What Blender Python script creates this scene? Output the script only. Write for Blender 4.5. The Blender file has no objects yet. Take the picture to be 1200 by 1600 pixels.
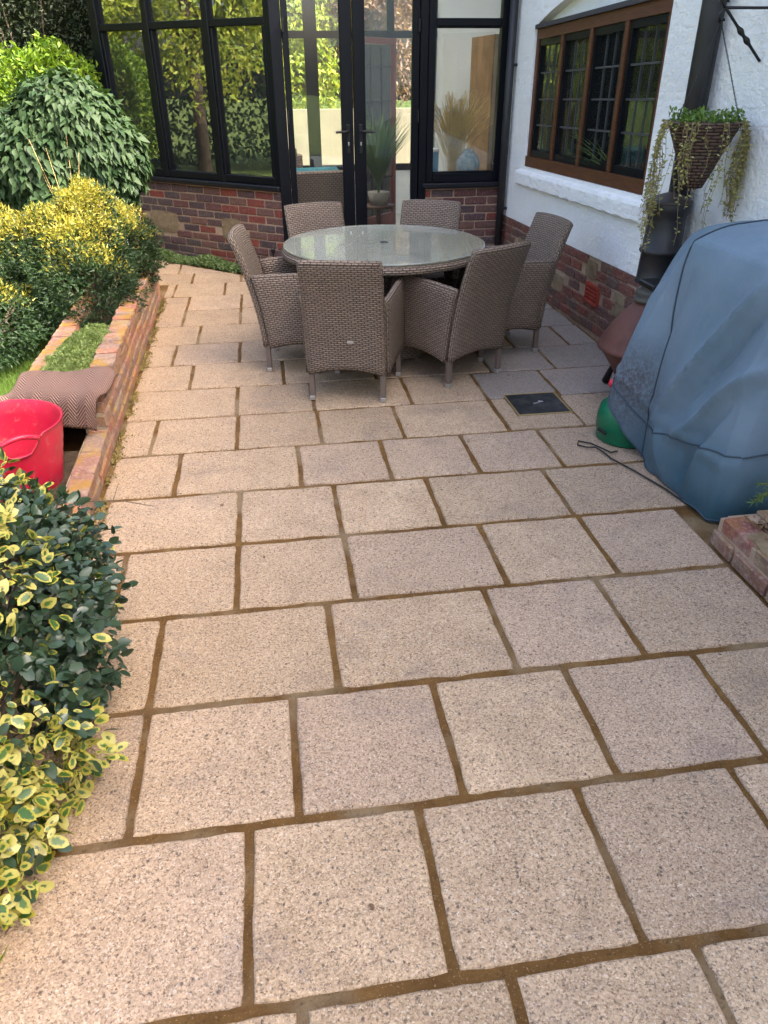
import bpy, bmesh, math, random
import numpy as np
from mathutils import Vector, Matrix
random.seed(7); rng = np.random.default_rng(7)
R = math.radians
scene = bpy.context.scene
COL = scene.collection

# ------------------------------------------------------------------ camera
CAMZ = 1.711
Fv = Vector((0.12415211, 0.85026599, -0.51150171)); Rv = Vector((0.98905513, -0.14745974, -0.00505712)); Uv = Vector((0.0797258, 0.50527554, 0.85926738))
cam = bpy.data.objects.new('camera', bpy.data.cameras.new('camera')); COL.objects.link(cam)
cam.matrix_world = Matrix(((Rv.x, Uv.x, -Fv.x, 0), (Rv.y, Uv.y, -Fv.y, 0), (Rv.z, Uv.z, -Fv.z, CAMZ), (0, 0, 0, 1)))
cam.data.sensor_fit = 'HORIZONTAL'; cam.data.sensor_width = 36; cam.data.lens = 36 * 1158.28 / 1200
cam.data.clip_start = 0.05; cam.data.clip_end = 500
scene.camera = cam

# ------------------------------------------------------------------ light
SUN_EL, SUN_AZ = 44.0, 118.0          # azimuth of the sun measured from +Y towards +X
world = bpy.data.worlds.new('World'); scene.world = world; world.use_nodes = True
wn = world.node_tree; wn.nodes.clear()
sky = wn.nodes.new('ShaderNodeTexSky'); sky.sky_type = 'NISHITA'; sky.sun_disc = False
sky.sun_elevation = R(SUN_EL); sky.sun_rotation = R(SUN_AZ); sky.air_density = 0.7; sky.dust_density = 7.0; sky.ozone_density = 0.3
bg = wn.nodes.new('ShaderNodeBackground'); bg.inputs[1].default_value = 0.15
wo = wn.nodes.new('ShaderNodeOutputWorld')
wn.links.new(sky.outputs[0], bg.inputs[0]); wn.links.new(bg.outputs[0], wo.inputs[0])
sun = bpy.data.objects.new('sun', bpy.data.lights.new('sun', 'SUN')); COL.objects.link(sun)
sun.data.energy = 2.0; sun.data.angle = R(0.55); sun.data.color = (1.0, 0.93, 0.82)
sd = Vector((math.sin(R(SUN_AZ)) * math.cos(R(SUN_EL)), math.cos(R(SUN_AZ)) * math.cos(R(SUN_EL)), math.sin(R(SUN_EL))))
sun.rotation_euler = sd.to_track_quat('Z', 'Y').to_euler(); sun.location = sd * 30
scene.view_settings.view_transform = 'Standard'; scene.view_settings.look = 'None'
scene.view_settings.gamma = 1; scene.view_settings.use_curve_mapping = False
scene.view_settings.exposure = 2.68

# ------------------------------------------------------------------ node helpers
class NT:
    def __init__(s, name):
        s.m = bpy.data.materials.new(name); s.m.use_nodes = True; s.t = s.m.node_tree; s.t.nodes.clear()
        s.out = s.t.nodes.new('ShaderNodeOutputMaterial')
    def n(s, typ, **kw):
        nd = s.t.nodes.new(typ)
        for k, v in kw.items():
            if k in ('ins',):
                for i, x in v.items():
                    if hasattr(x, 'is_output') or isinstance(x, bpy.types.NodeSocket): s.t.links.new(x, nd.inputs[i])
                    else: nd.inputs[i].default_value = x
            else: setattr(nd, k, v)
        return nd
    def math(s, op, a, b=None, c=None, clamp=False):
        ins = {0: a}
        if b is not None: ins[1] = b
        if c is not None: ins[2] = c
        nd = s.n('ShaderNodeMath', operation=op, ins=ins); nd.use_clamp = clamp
        return nd.outputs[0]
    def noise(s, vec, scale, detail=4, rough=.6, dist=0):
        ins = {'Scale': scale, 'Detail': detail, 'Roughness': rough, 'Distortion': dist}
        if vec is not None: ins['Vector'] = vec
        return s.n('ShaderNodeTexNoise', ins=ins).outputs[0]
    def vor(s, vec, scale, feature='F1', out=0):
        ins = {'Scale': scale}
        if vec is not None: ins['Vector'] = vec
        return s.n('ShaderNodeTexVoronoi', feature=feature, ins=ins).outputs[out]
    def ramp(s, fac, stops, interp='LINEAR'):
        nd = s.n('ShaderNodeValToRGB', ins={0: fac}); cr = nd.color_ramp; cr.interpolation = interp
        while len(cr.elements) < len(stops): cr.elements.new(.5)
        for e, (p, c) in zip(cr.elements, stops):
            e.position = p; e.color = (c[0], c[1], c[2], 1) if not isinstance(c, (int, float)) else (c, c, c, 1)
        return nd.outputs[0]
    def mix(s, fac, a, b, mode='MIX'):
        nd = s.n('ShaderNodeMix', data_type='RGBA', blend_type=mode)
        for i, x in ((0, fac), (6, a), (7, b)):
            if isinstance(x, bpy.types.NodeSocket): s.t.links.new(x, nd.inputs[i])
            elif i == 0: nd.inputs[i].default_value = x
            else: nd.inputs[i].default_value = (x[0], x[1], x[2], 1)
        return nd.outputs[2]
    def obj(s): return s.n('ShaderNodeTexCoord').outputs['Object']
    def pos(s): return s.n('ShaderNodeNewGeometry').outputs['Position']
    def uv(s): return s.n('ShaderNodeTexCoord').outputs['UV']
    def rnd(s): return s.n('ShaderNodeObjectInfo').outputs['Random']
    def bump(s, h, strength=.5, dist=.01, normal=None):
        ins = {'Height': h, 'Strength': strength, 'Distance': dist}
        if normal is not None: ins['Normal'] = normal
        return s.n('ShaderNodeBump', ins=ins).outputs[0]
    def bsdf(s, color, rough=.7, normal=None, spec=.5, metal=0, **kw):
        ins = {'Base Color': color if isinstance(color, bpy.types.NodeSocket) else (*color[:3], 1), 'Roughness': rough, 'Specular IOR Level': spec, 'Metallic': metal}
        if normal is not None: ins['Normal'] = normal
        ins.update(kw)
        b = s.n('ShaderNodeBsdfPrincipled', ins=ins)
        s.t.links.new(b.outputs[0], s.out.inputs[0]); return s.m
    def offs(s, vec, k=13.0):
        r = s.rnd(); v = s.math('MULTIPLY', r, k * 7.3)
        c = s.n('ShaderNodeCombineXYZ', ins={0: v, 1: s.math('MULTIPLY', r, k * 3.1), 2: v}).outputs[0]
        return s.n('ShaderNodeVectorMath', operation='ADD', ins={0: vec, 1: c}).outputs[0]

def plain(name, c, rough=.5, spec=.5, metal=0, nscale=0, nstr=.2, var=.0):
    t = NT(name); nrm = None; col = c
    if nscale:
        h = t.noise(t.obj(), nscale, 5)
        nrm = t.bump(h, nstr, .005)
        if var:
            col = t.mix(t.ramp(t.noise(t.obj(), nscale * .23, 4), [(.3, 0.), (.7, 1.)]), tuple(x * (1 - var) for x in c), tuple(min(1, x * (1 + var)) for x in c))
    return t.bsdf(col, rough, nrm, spec, metal)

M = {}
# paving slabs: pitted cast stone with dark pores and pale grains
def slab_mat(name, base, base2, grain=1.0):
    t = NT(name); p = t.pos(); po = t.offs(p, 3)
    big = t.noise(po, 5.5, 6, .66)
    big2 = t.noise(po, 1.7, 3)
    col = t.mix(t.ramp(big, [(.3, 0.), (.72, 1.)]), base, base2)
    rn = t.rnd()
    col = t.mix(t.ramp(rn, [(0., 0.), (1., .55)]), col, tuple(x * .74 for x in base))
    col = t.mix(t.ramp(t.math('FRACT', t.math('MULTIPLY', rn, 7.31)), [(.55, 0.), (1., .3)]), col, (.42, .31, .25))
    # painted light: warm tint by the low wall, grey shade tint towards the house
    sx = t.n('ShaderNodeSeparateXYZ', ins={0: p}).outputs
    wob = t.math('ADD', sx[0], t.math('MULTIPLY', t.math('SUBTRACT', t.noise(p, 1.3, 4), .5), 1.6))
    warm_light = t.ramp(t.math('ADD', t.math('MULTIPLY', wob, .45), .5), [(.05, 1.), (.62, 0.)])
    col = t.mix(t.math('MULTIPLY', warm_light, .38), col, (.46, .31, .18))
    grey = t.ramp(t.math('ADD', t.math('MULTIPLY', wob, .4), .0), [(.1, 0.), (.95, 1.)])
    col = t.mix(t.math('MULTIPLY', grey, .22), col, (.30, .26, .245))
    # speckle
    g1 = t.vor(po, 240 * grain, 'F1', 1)       # random cell colour
    gb = t.n('ShaderNodeSeparateColor', ins={0: g1}).outputs[0]
    col = t.mix(.75, col, t.ramp(gb, [(0., (.42, .37, .34)), (.25, (.86, .84, .82)), (.65, (1.03, 1, .98)), (.93, (1.38, 1.36, 1.34))]), 'MULTIPLY')
    pit = t.noise(po, 95 * grain, 4, .75)
    pitm = t.ramp(pit, [(.355, 1.), (.445, 0.)])
    col = t.mix(t.math('MULTIPLY', pitm, .85), col, (.06, .042, .035))
    lg = t.ramp(t.noise(po, 150 * grain, 2, .6), [(.60, 0.), (.68, .55)])
    col = t.mix(lg, col, (.66, .59, .50))
    pit2 = t.vor(po, 34)
    spot = t.math('MULTIPLY', t.ramp(pit2, [(.10, 1.), (.2, 0.)]), t.ramp(t.noise(po, 9, 2), [(.5, 0.), (.62, 1.)]))
    col = t.mix(t.math('MULTIPLY', spot, .8), col, (.06, .045, .04))
    st = t.ramp(t.noise(po, 3.1, 5, .7, .4), [(.54, 0.), (.70, 1.)])
    col = t.mix(t.math('MULTIPLY', st, .32), col, (.15, .125, .12))
    h = t.math('ADD', t.math('MULTIPLY', pit, .9), t.math('MULTIPLY', t.noise(po, 26, 4), 1.2))
    nrm = t.bump(h, .75, .008)
    return t.bsdf(col, .86, nrm, .25)
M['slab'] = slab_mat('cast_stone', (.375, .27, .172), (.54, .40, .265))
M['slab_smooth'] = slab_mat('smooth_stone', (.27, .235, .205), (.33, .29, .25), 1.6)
t = NT('joint_mortar'); p = t.pos()
c = t.mix(t.ramp(t.noise(p, 7, 5), [(.3, 0.), (.7, 1.)]), (.115, .056, .017), (.225, .122, .040))
c = t.mix(t.ramp(t.noise(p, 190, 2), [(.62, 0.), (.72, .6)]), c, (.46, .33, .19))
c = t.mix(t.ramp(t.noise(p, 2.2, 3), [(.50, 0.), (.62, .75)]), c, (.30, .22, .13))
c = t.mix(t.ramp(t.noise(p, 45, 5, .8), [(.56, 0.), (.70, .8)]), c, (.06, .035, .018))
M['mortar_joint'] = t.bsdf(c, .95, t.bump(t.math('ADD', t.noise(p, 90, 5, .75), t.noise(p, 17, 3)), 1., .014), .15)

def brick_mat(name, cols, moss=0, soot=.35):
    t = NT(name); o = t.offs(t.obj(), 9)
    c = t.ramp(t.rnd(), [(i / (len(cols)), x) for i, x in enumerate(cols)], 'CONSTANT')
    c = t.mix(t.ramp(t.noise(o, 16, 6, .7), [(.40, 0.), (.62, .75)]), c, t.mix(.6, c, (.10, .055, .06)))
    c = t.mix(t.ramp(t.noise(o, 60, 4), [(.5, 0.), (.75, soot)]), c, (.42, .30, .22))
    if moss:
        gz = t.n('ShaderNodeSeparateXYZ', ins={0: t.n('ShaderNodeNewGeometry').outputs['Normal']}).outputs[2]
        mk = t.math('MULTIPLY', t.ramp(gz, [(.3, .35), (.8, 1.)]), t.ramp(t.noise(t.pos(), 8, 5), [(.47, 0.), (.6, 1.)]))
        c = t.mix(t.math('MULTIPLY', mk, moss), c, (.30, .17, .03))
        mk2 = t.ramp(t.noise(t.pos(), 5.5, 6, .7), [(.5, 0.), (.7, .75)])
        c = t.mix(t.math('MULTIPLY', mk2, .7), c, (.36, .31, .23))
    h = t.math('ADD', t.noise(o, 45, 5, .7), t.math('MULTIPLY', t.noise(o, 200, 2), .4))
    return t.bsdf(c, .9, t.bump(h, .6, .006), .2)
M['brick'] = brick_mat('stock_brick', [(.21, .05, .035), (.13, .055, .048), (.075, .052, .055), (.25, .055, .035), (.15, .078, .062), (.10, .06, .06), (.17, .085, .062), (.085, .064, .062)])
M['brick_old'] = brick_mat('weathered_brick', [(.19, .065, .045), (.15, .065, .052), (.22, .065, .045), (.13, .065, .052), (.17, .095, .065), (.12, .075, .06)], 0, .6)
M['brick_planter'] = brick_mat('planter_brick', [(.32, .13, .08), (.27, .14, .10), (.27, .17, .12), (.36, .16, .10), (.23, .14, .105)], .85, .7)
M['brick_edge'] = brick_mat('edging_brick', [(.24, .085, .065), (.20, .10, .07), (.24, .16, .10)], .3, .8)
def mortar(name, a, b):
    t = NT(name); p = t.pos()
    c = t.mix(t.ramp(t.noise(p, 9, 5), [(.3, 0.), (.7, 1.)]), a, b)
    return t.bsdf(c, .95, t.bump(t.noise(p, 120, 4, .7), .7, .006), .15)
M['mortar'] = mortar('wall_mortar', (.34, .235, .16), (.46, .335, .235))
M['mortar_old'] = mortar('old_mortar', (.30, .21, .15), (.46, .34, .24))
M['mortar_planter'] = mortar('planter_mortar', (.26, .21, .15), (.38, .31, .23))
t = NT('sandstone'); p = t.pos()
c = t.mix(t.ramp(t.noise(p, 14, 6, .7), [(.3, 0.), (.7, 1.)]), (.17, .12, .07), (.31, .235, .14))
M['stone'] = t.bsdf(c, .9, t.bump(t.noise(p, 22, 6, .7), .9, .02), .2)
# white painted rough brick
t = NT('white_masonry_paint'); p = t.pos(); s3 = t.n('ShaderNodeSeparateXYZ', ins={0: p}).outputs
cz = t.n('ShaderNodeCombineXYZ', ins={0: s3[1], 1: t.math('ADD', s3[2], t.math('MULTIPLY', s3[1], .028)), 2: 0.}).outputs[0]
bt = t.n('ShaderNodeTexBrick', ins={'Vector': cz, 'Scale': 1.0, 'Mortar Size': .006, 'Mortar Smooth': .9, 'Brick Width': .225, 'Row Height': .075})
h = t.math('ADD', t.math('MULTIPLY', bt.outputs['Fac'], -.06), t.math('ADD', t.math('MULTIPLY', t.noise(cz, 30, 6, .65), 1.1), t.math('MULTIPLY', t.noise(cz, 9, 4), 1.0)))
c = t.mix(t.ramp(t.noise(p, 2.3, 5), [(.42, 0.), (.72, .8)]), (.90, .90, .88), (.83, .82, .79))
c = t.mix(t.ramp(t.noise(p, 26, 5, .7), [(.62, 0.), (.74, .5)]), c, (.52, .49, .43))
M['white'] = t.bsdf(c, .75, t.bump(h, .75, .02), .3)
t = NT('black_frame'); M['black'] = t.bsdf((.003, .004, .007), .38, t.bump(t.noise(t.pos(), 60, 3), .05, .002), .22)
M['sillblack'] = plain('black_sill', (.008, .009, .012), .42, .3, 0, 70, .15)
t = NT('stained_wood'); p = t.pos()
sm = t.n('ShaderNodeMapping', ins={0: p, 3: (40, 3, 40)}).outputs[0]
c = t.mix(t.ramp(t.noise(sm, 2, 5), [(.3, 0.), (.7, 1.)]), (.065, .022, .008), (.14, .050, .018))
M['wood'] = t.bsdf(c, .5, t.bump(t.noise(sm, 3, 4), .2, .003), .4)
M['lead'] = plain('lead_strip', (.075, .075, .08), .6, .3, .3)
M['iron'] = plain('black_iron', (.012, .012, .013), .45, .5, .3, 80, .2)
M['pipe'] = plain('pipe_black', (.016, .016, .018), .5, .5, 0, 40, .15, .3)
# glass: thin pane seen from both sides
def glass(name, tint=(.86, .9, .88), ior=1.75, rough=0.0, dirt=.02):
    t = NT(name)
    tr = t.n('ShaderNodeBsdfTransparent', ins={0: (*tint, 1)}); gl = t.n('ShaderNodeBsdfGlossy', ins={0: (.95, .97, .97, 1), 1: rough})
    gl.inputs['Normal'].default_value = (0, 0, 0)
    nb = t.bump(t.noise(t.pos(), 1.4, 2), .05, .02); t.t.links.new(nb, gl.inputs['Normal'])
    fr = t.n('ShaderNodeFresnel', ins={0: ior}).outputs[0]
    mx = t.n('ShaderNodeMixShader', ins={0: fr, 1: tr.outputs[0], 2: gl.outputs[0]})
    df = t.n('ShaderNodeBsdfDiffuse', ins={0: (.6, .6, .58, 1)})
    mx2 = t.n('ShaderNodeMixShader', ins={0: dirt, 1: mx.outputs[0], 2: df.outputs[0]})
    t.t.links.new(mx2.outputs[0], t.out.inputs[0]); return t.m
M['glass'] = glass('window_glass', (.93, .96, .94), 1.6)
M['glass_win'] = glass('leaded_glass', (.85, .88, .86), 1.4, dirt=.006)
M['glass_side'] = glass('bay_glass', (.86, .9, .86), 3.3)
# rattan weave, UV in metres
def weave(name, cols, rh=.0135, cw=.036, bd=.007):
    t = NT(name); u = t.n('ShaderNodeSeparateXYZ', ins={0: t.uv()}).outputs
    wob = t.math('MULTIPLY', t.math('SUBTRACT', t.noise(t.uv(), 22, 2), .5), .006)
    a = t.math('DIVIDE', t.math('ADD', u[1], wob), rh); r = t.math('FLOOR', a); fa = t.math('FRACT', a)
    b = t.math('ADD', t.math('DIVIDE', t.math('ADD', u[0], wob), cw), t.math('MULTIPLY', t.math('MODULO', t.math('ABSOLUTE', r), 2.), .5)); fb = t.math('FRACT', b)
    hv = t.math('SINE', t.math('MULTIPLY', fa, math.pi)); hb = t.math('SINE', t.math('MULTIPLY', fb, math.pi))
    h = t.math('MULTIPLY', t.math('POWER', hv, .6), t.math('ADD', .15, t.math('MULTIPLY', t.math('POWER', hb, .6), .85)))
    fib = t.noise(t.n('ShaderNodeMapping', ins={0: t.uv(), 3: (60, 600, 1)}).outputs[0], 1, 3)
    c = t.mix(t.ramp(t.noise(t.n('ShaderNodeCombineXYZ', ins={0: t.math('FLOOR', b), 1: r, 2: 0.}).outputs[0], 3.3, 1), [(.3, 0.), (.7, 1.)]), cols[1], cols[2])
    c = t.mix(t.math('MULTIPLY', t.ramp(fib, [(.4, 0.), (.7, 1.)]), .5), c, cols[3])
    c = t.mix(t.ramp(h, [(.22, 0.), (.55, 1.)]), cols[0], c)
    return t.bsdf(c, .55, t.bump(h, 1.0 if bd > .002 else .3, bd), .35)
M['rattan'] = weave('rattan_weave', [(.010, .007, .005), (.15, .107, .077), (.235, .172, .127), (.40, .32, .26)])
M['rattan_in'] = weave('indoor_wicker', [(.05, .03, .02), (.30, .18, .13), (.36, .23, .17), (.45, .33, .26)], .02, .04)
M['basket'] = weave('basket_weave', [(.012, .008, .006), (.075, .042, .028), (.11, .065, .043), (.17, .11, .08)], .016, .05)
M['leg_metal'] = plain('leg_metal', (.15, .115, .095), .5, .5, .2)
M['foot_metal'] = plain('foot_metal', (.42, .40, .37), .4, .5, .6)
# foliage
def foliage(name, cols, rough=.45, trans=.3, varieg=None, spec=.4):
    t = NT(name)
    at = t.n('ShaderNodeAttribute', attribute_name='rnd').outputs['Fac']
    ob = t.math('FRACT', t.math('ADD', at, t.rnd()))
    c = t.ramp(ob, [(i / max(1, len(cols) - 1), x) for i, x in enumerate(cols)])
    c = t.mix(.35, c, t.ramp(t.noise(t.pos(), 2.5, 3), [(.3, (.6, .6, .6)), (.7, (1.3, 1.3, 1.3))]), 'MULTIPLY')
    if varieg:
        u = t.n('ShaderNodeSeparateXYZ', ins={0: t.uv()}).outputs
        uu = t.math('POWER', u[0], 2.); vv = t.math('POWER', t.math('MULTIPLY', t.math('SUBTRACT', u[1], .42), 1.7), 2.)
        e = t.math('ADD', t.math('SQRT', t.math('ADD', uu, vv)), t.math('MULTIPLY', t.math('SUBTRACT', t.noise(t.pos(), 120, 3), .5), .9))
        e = t.math('ADD', e, t.math('MULTIPLY', t.math('SUBTRACT', ob, .5), .55))
        c = t.mix(t.ramp(e, [(.30, 0.), (.42, .35), (.52, 1.)]), c, t.mix(ob, varieg[0], varieg[1]))
    d = t.n('ShaderNodeBsdfPrincipled', ins={'Base Color': c, 'Roughness': rough, 'Specular IOR Level': spec})
    tl = t.n('ShaderNodeBsdfTranslucent', ins={0: t.mix(1.0, c, (1.5, 1.5, .7), 'MULTIPLY')})
    mx = t.n('ShaderNodeMixShader', ins={0: trans, 1: d.outputs[0], 2: tl.outputs[0]})
    t.t.links.new(mx.outputs[0], t.out.inputs[0]); return t.m
M['gold'] = foliage('golden_tips', [(.26, .22, .02), (.36, .30, .035), (.17, .19, .02), (.40, .35, .09)], .6, .3)
M['conifer'] = foliage('conifer_green', [(.010, .028, .008), (.018, .045, .012), (.035, .07, .015), (.014, .034, .012)], .6, .2)
M['leafy'] = foliage('broad_leaf', [(.018, .045, .014), (.034, .068, .022), (.055, .09, .034), (.024, .055, .018)], .6, .2, spec=.3)
M['lime'] = foliage('lime_leaf', [(.10, .19, .015), (.18, .27, .02), (.06, .14, .012), (.26, .33, .035)], .5, .35)
M['yew'] = foliage('yew_leaf', [(.012, .024, .010), (.02, .035, .014), (.035, .05, .02), (.06, .07, .035)], .5, .15)
M['euo'] = foliage('dark_leaf', [(.018, .042, .020), (.03, .058, .028), (.042, .07, .040), (.025, .052, .03)], .34, .12, spec=.55)
M['euo_var'] = foliage('variegated_leaf', [(.04, .10, .02), (.07, .14, .03), (.035, .08, .025)], .38, .22, ((.38, .33, .03), (.46, .42, .13)), .5)
M['thyme'] = foliage('sedum_leaf', [(.16, .22, .05), (.24, .31, .085), (.11, .17, .04), (.31, .35, .15)], .6, .25)
M['weed'] = foliage('weed_leaf', [(.13, .20, .06), (.19, .27, .09), (.09, .15, .05), (.28, .33, .15)], .6, .25)
M['grass'] = foliage('grass_blade', [(.10, .18, .025), (.15, .25, .035), (.07, .14, .02)], .6, .3)
M['tree'] = foliage('tree_leaf', [(.18, .26, .03), (.30, .36, .04), (.42, .42, .06), (.12, .20, .03)], .5, .35)
M['copper'] = foliage('copper_leaf', [(.20, .10, .08), (.28, .17, .11), (.14, .09, .06)], .5, .3)
M['trail'] = foliage('trailing_leaf', [(.34, .33, .10), (.42, .40, .16), (.25, .28, .08), (.20, .12, .07)], .6, .3)
M['bright'] = foliage('fresh_leaf', [(.10, .19, .035), (.17, .27, .06), (.08, .15, .03)], .5, .3)
M['stem'] = plain('stem', (.20, .15, .08), .8)
M['bark'] = plain('bark', (.10, .075, .055), .9, .2, 0, 30, .8, .4)
M['straw'] = plain('dry_straw', (.72, .50, .22), .8, .2, 0, 20, .2, .25)
t = NT('soil'); p = t.pos()
M['soil'] = t.bsdf(t.mix(t.ramp(t.noise(p, 12, 6, .7), [(.35, 0.), (.65, 1.)]), (.035, .022, .014), (.12, .085, .055)), .95, t.bump(t.noise(p, 40, 6, .75), 1., .03), .1)
t = NT('ground'); p = t.pos()
M['ground'] = t.bsdf(t.mix(t.ramp(t.noise(p, 3, 6, .7), [(.35, 0.), (.65, 1.)]), (.05, .08, .02), (.12, .15, .04)), .95, t.bump(t.noise(p, 60, 6, .75), 1., .03), .1)

# ------------------------------------------------------------------ mesh helpers
def tag(o, label=None, cat=None, group=None, kind=None):
    if label: o['label'] = label
    if cat: o['category'] = cat
    if group: o['group'] = group
    if kind: o['kind'] = kind
    return o
def link(o, parent=None):
    COL.objects.link(o)
    if parent is not None: o.parent = parent
    return o
def empty(name, loc=(0, 0, 0), rz=0, **kw):
    o = bpy.data.objects.new(name, None); o.location = loc; o.rotation_euler = (0, 0, rz); o.empty_display_size = .1
    link(o); tag(o, **kw); return o
def mesh(name, verts, faces, mat, smooth=False, uvs=None):
    me = bpy.data.meshes.new(name); me.from_pydata([tuple(v) for v in verts], [], faces)
    if mat is not None: me.materials.append(mat)
    if uvs is not None:
        l = me.uv_layers.new(name='UVMap'); l.data.foreach_set('uv', np.array(uvs, dtype=np.float32).ravel())
    if smooth: me.polygons.foreach_set('use_smooth', [True] * len(me.polygons))
    me.update(); return me
def mobj(name, verts, faces, mat, parent=None, smooth=False, uvs=None, loc=None):
    o = bpy.data.objects.new(name, mesh(name, verts, faces, mat, smooth, uvs))
    if loc is not None: o.location = loc
    return link(o, parent)
class MB:
    def __init__(s): s.v = []; s.f = []
    def add(s, v, f):
        b = len(s.v); s.v += [tuple(x) for x in v]; s.f += [tuple(i + b for i in q) for q in f]; return s
    def box(s, c, d, rz=0, bev=0):
        cx, cy, cz = c; hx, hy, hz = d[0] / 2, d[1] / 2, d[2] / 2
        cs, sn = math.cos(rz), math.sin(rz)
        if bev <= 0:
            P = [(x, y, z) for z in (-hz, hz) for y in (-hy, hy) for x in (-hx, hx)]
            Fc = [(0, 2, 3, 1), (4, 5, 7, 6), (0, 1, 5, 4), (2, 6, 7, 3), (0, 4, 6, 2), (1, 3, 7, 5)]
        else:
            bm = bmesh.new(); bmesh.ops.create_cube(bm, size=1)
            for v in bm.verts: v.co = Vector((v.co.x * 2 * hx, v.co.y * 2 * hy, v.co.z * 2 * hz))
            bmesh.ops.bevel(bm, geom=bm.edges[:], offset=bev, segments=1, affect='EDGES')
            bm.verts.index_update(); P = [tuple(v.co) for v in bm.verts]; Fc = [tuple(v.index for v in f.verts) for f in bm.faces]; bm.free()
        return s.add([(cx + x * cs - y * sn, cy + x * sn + y * cs, cz + z) for x, y, z in P], Fc)
    def tube(s, pts, rad, seg=8, cap=True):
        pts = [Vector(p) for p in pts]; n = len(pts)
        rads = rad if isinstance(rad, (list, tuple)) else [rad] * n
        ref = Vector((0, 0, 1)) if abs((pts[-1] - pts[0]).normalized().z) < .9 else Vector((1, 0, 0)); V = []
        for i, p in enumerate(pts):
            d = (pts[min(i + 1, n - 1)] - pts[max(i - 1, 0)]).normalized()
            a = d.cross(ref).normalized(); b = d.cross(a)
            for k in range(seg):
                an = 2 * math.pi * k / seg; V.append(p + (a * math.cos(an) + b * math.sin(an)) * rads[i])
        Fc = [(i * seg + k, i * seg + (k + 1) % seg, (i + 1) * seg + (k + 1) % seg, (i + 1) * seg + k) for i in range(n - 1) for k in range(seg)]
        if cap: Fc += [tuple(range(seg - 1, -1, -1)), tuple((n - 1) * seg + k for k in range(seg))]
        return s.add(V, Fc)
    def lathe(s, prof, c=(0, 0, 0), seg=32, ell=1.0):
        n = len(prof); V = [(c[0] + r * math.cos(2 * math.pi * k / seg), c[1] + ell * r * math.sin(2 * math.pi * k / seg), c[2] + z) for r, z in prof for k in range(seg)]
        Fc = [(i * seg + k, i * seg + (k + 1) % seg, (i + 1) * seg + (k + 1) % seg, (i + 1) * seg + k) for i in range(n - 1) for k in range(seg)]
        return s.add(V, Fc)
    def build(s, name, mat, parent=None, smooth=False):
        o = mobj(name, s.v, s.f, mat, parent, smooth); return o
def frame_box(name, o, L, N, s0, s1, z0, z1, t, mat, parent, out=0.0, bev=0.004):
    """box whose long side runs along L from s0 to s1; thickness t along N, centred `out` in front of the line"""
    ang = math.atan2(L[1], L[0]); sc = (s0 + s1) / 2
    c = (o[0] + L[0] * sc + N[0] * out, o[1] + L[1] * sc + N[1] * out, (z0 + z1) / 2)
    ob = MB().box((0, 0, 0), (s1 - s0, t, z1 - z0), 0, bev).build(name, mat, parent)
    ob.location = c; ob.rotation_euler = (0, 0, ang); return ob

# brick templates ---------------------------------------------------
def brick_mesh(L, W, H, mat, seed):
    r = random.Random(seed); bm = bmesh.new(); bmesh.ops.create_cube(bm, size=1)
    for v in bm.verts: v.co = Vector((v.co.x * L, v.co.y * W, v.co.z * H))
    bmesh.ops.bevel(bm, geom=bm.edges[:], offset=.006 + r.random() * .003, segments=1, affect='EDGES')
    for v in bm.verts: v.co += Vector([(r.random() - .5) * .005 for _ in range(3)])
    me = bpy.data.meshes.new('brick'); bm.to_mesh(me); bm.free(); me.materials.append(mat); return me
BT = {}
def brick(parent, matkey, L, W, H, loc, rz, tilt=(0, 0)):
    key = (matkey, round(L, 2), round(W, 2), round(H, 3))
    if key not in BT: BT[key] = [brick_mesh(L, W, H, M[matkey], hash(key) % 997 + i) for i in range(4)]
    o = bpy.data.objects.new('brick', random.choice(BT[key])); o.location = loc
    o.rotation_euler = (tilt[0], tilt[1], rz); link(o, parent); return o
def brick_wall(parent, o, L, length, z0, courses, matkey, depth=.1, proud=.0, ch=.075, off=0.0, zfun=None, skip=None, lay='stretcher', N=None):
    """courses of bricks whose front face lies on the line o + s*L; N points outward"""
    ang = math.atan2(L[1], L[0]); bl = .215; pitch = .225
    for c in range(courses):
        s = -((c % 2) * pitch / 2) + off
        while s < length - .02:
            a = max(s, 0); b = min(s + bl, length)
            if b - a > .035:
                sc = (a + b) / 2; z = z0 + ch * (c + .5)
                if not (skip and skip(a, b, z)):
                    pr = proud + random.uniform(-.002, .003)
                    x = o[0] + L[0] * sc + N[0] * (pr - depth / 2); y = o[1] + L[1] * sc + N[1] * (pr - depth / 2)
                    zz = z + (zfun(y) if zfun else 0)
                    brick(parent, matkey, round(b - a, 3), depth, .064, (x, y, zz), ang + random.uniform(-.006, .006), (0, -.028 if zfun else random.uniform(-.006, .006)))
            s += pitch

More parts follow.
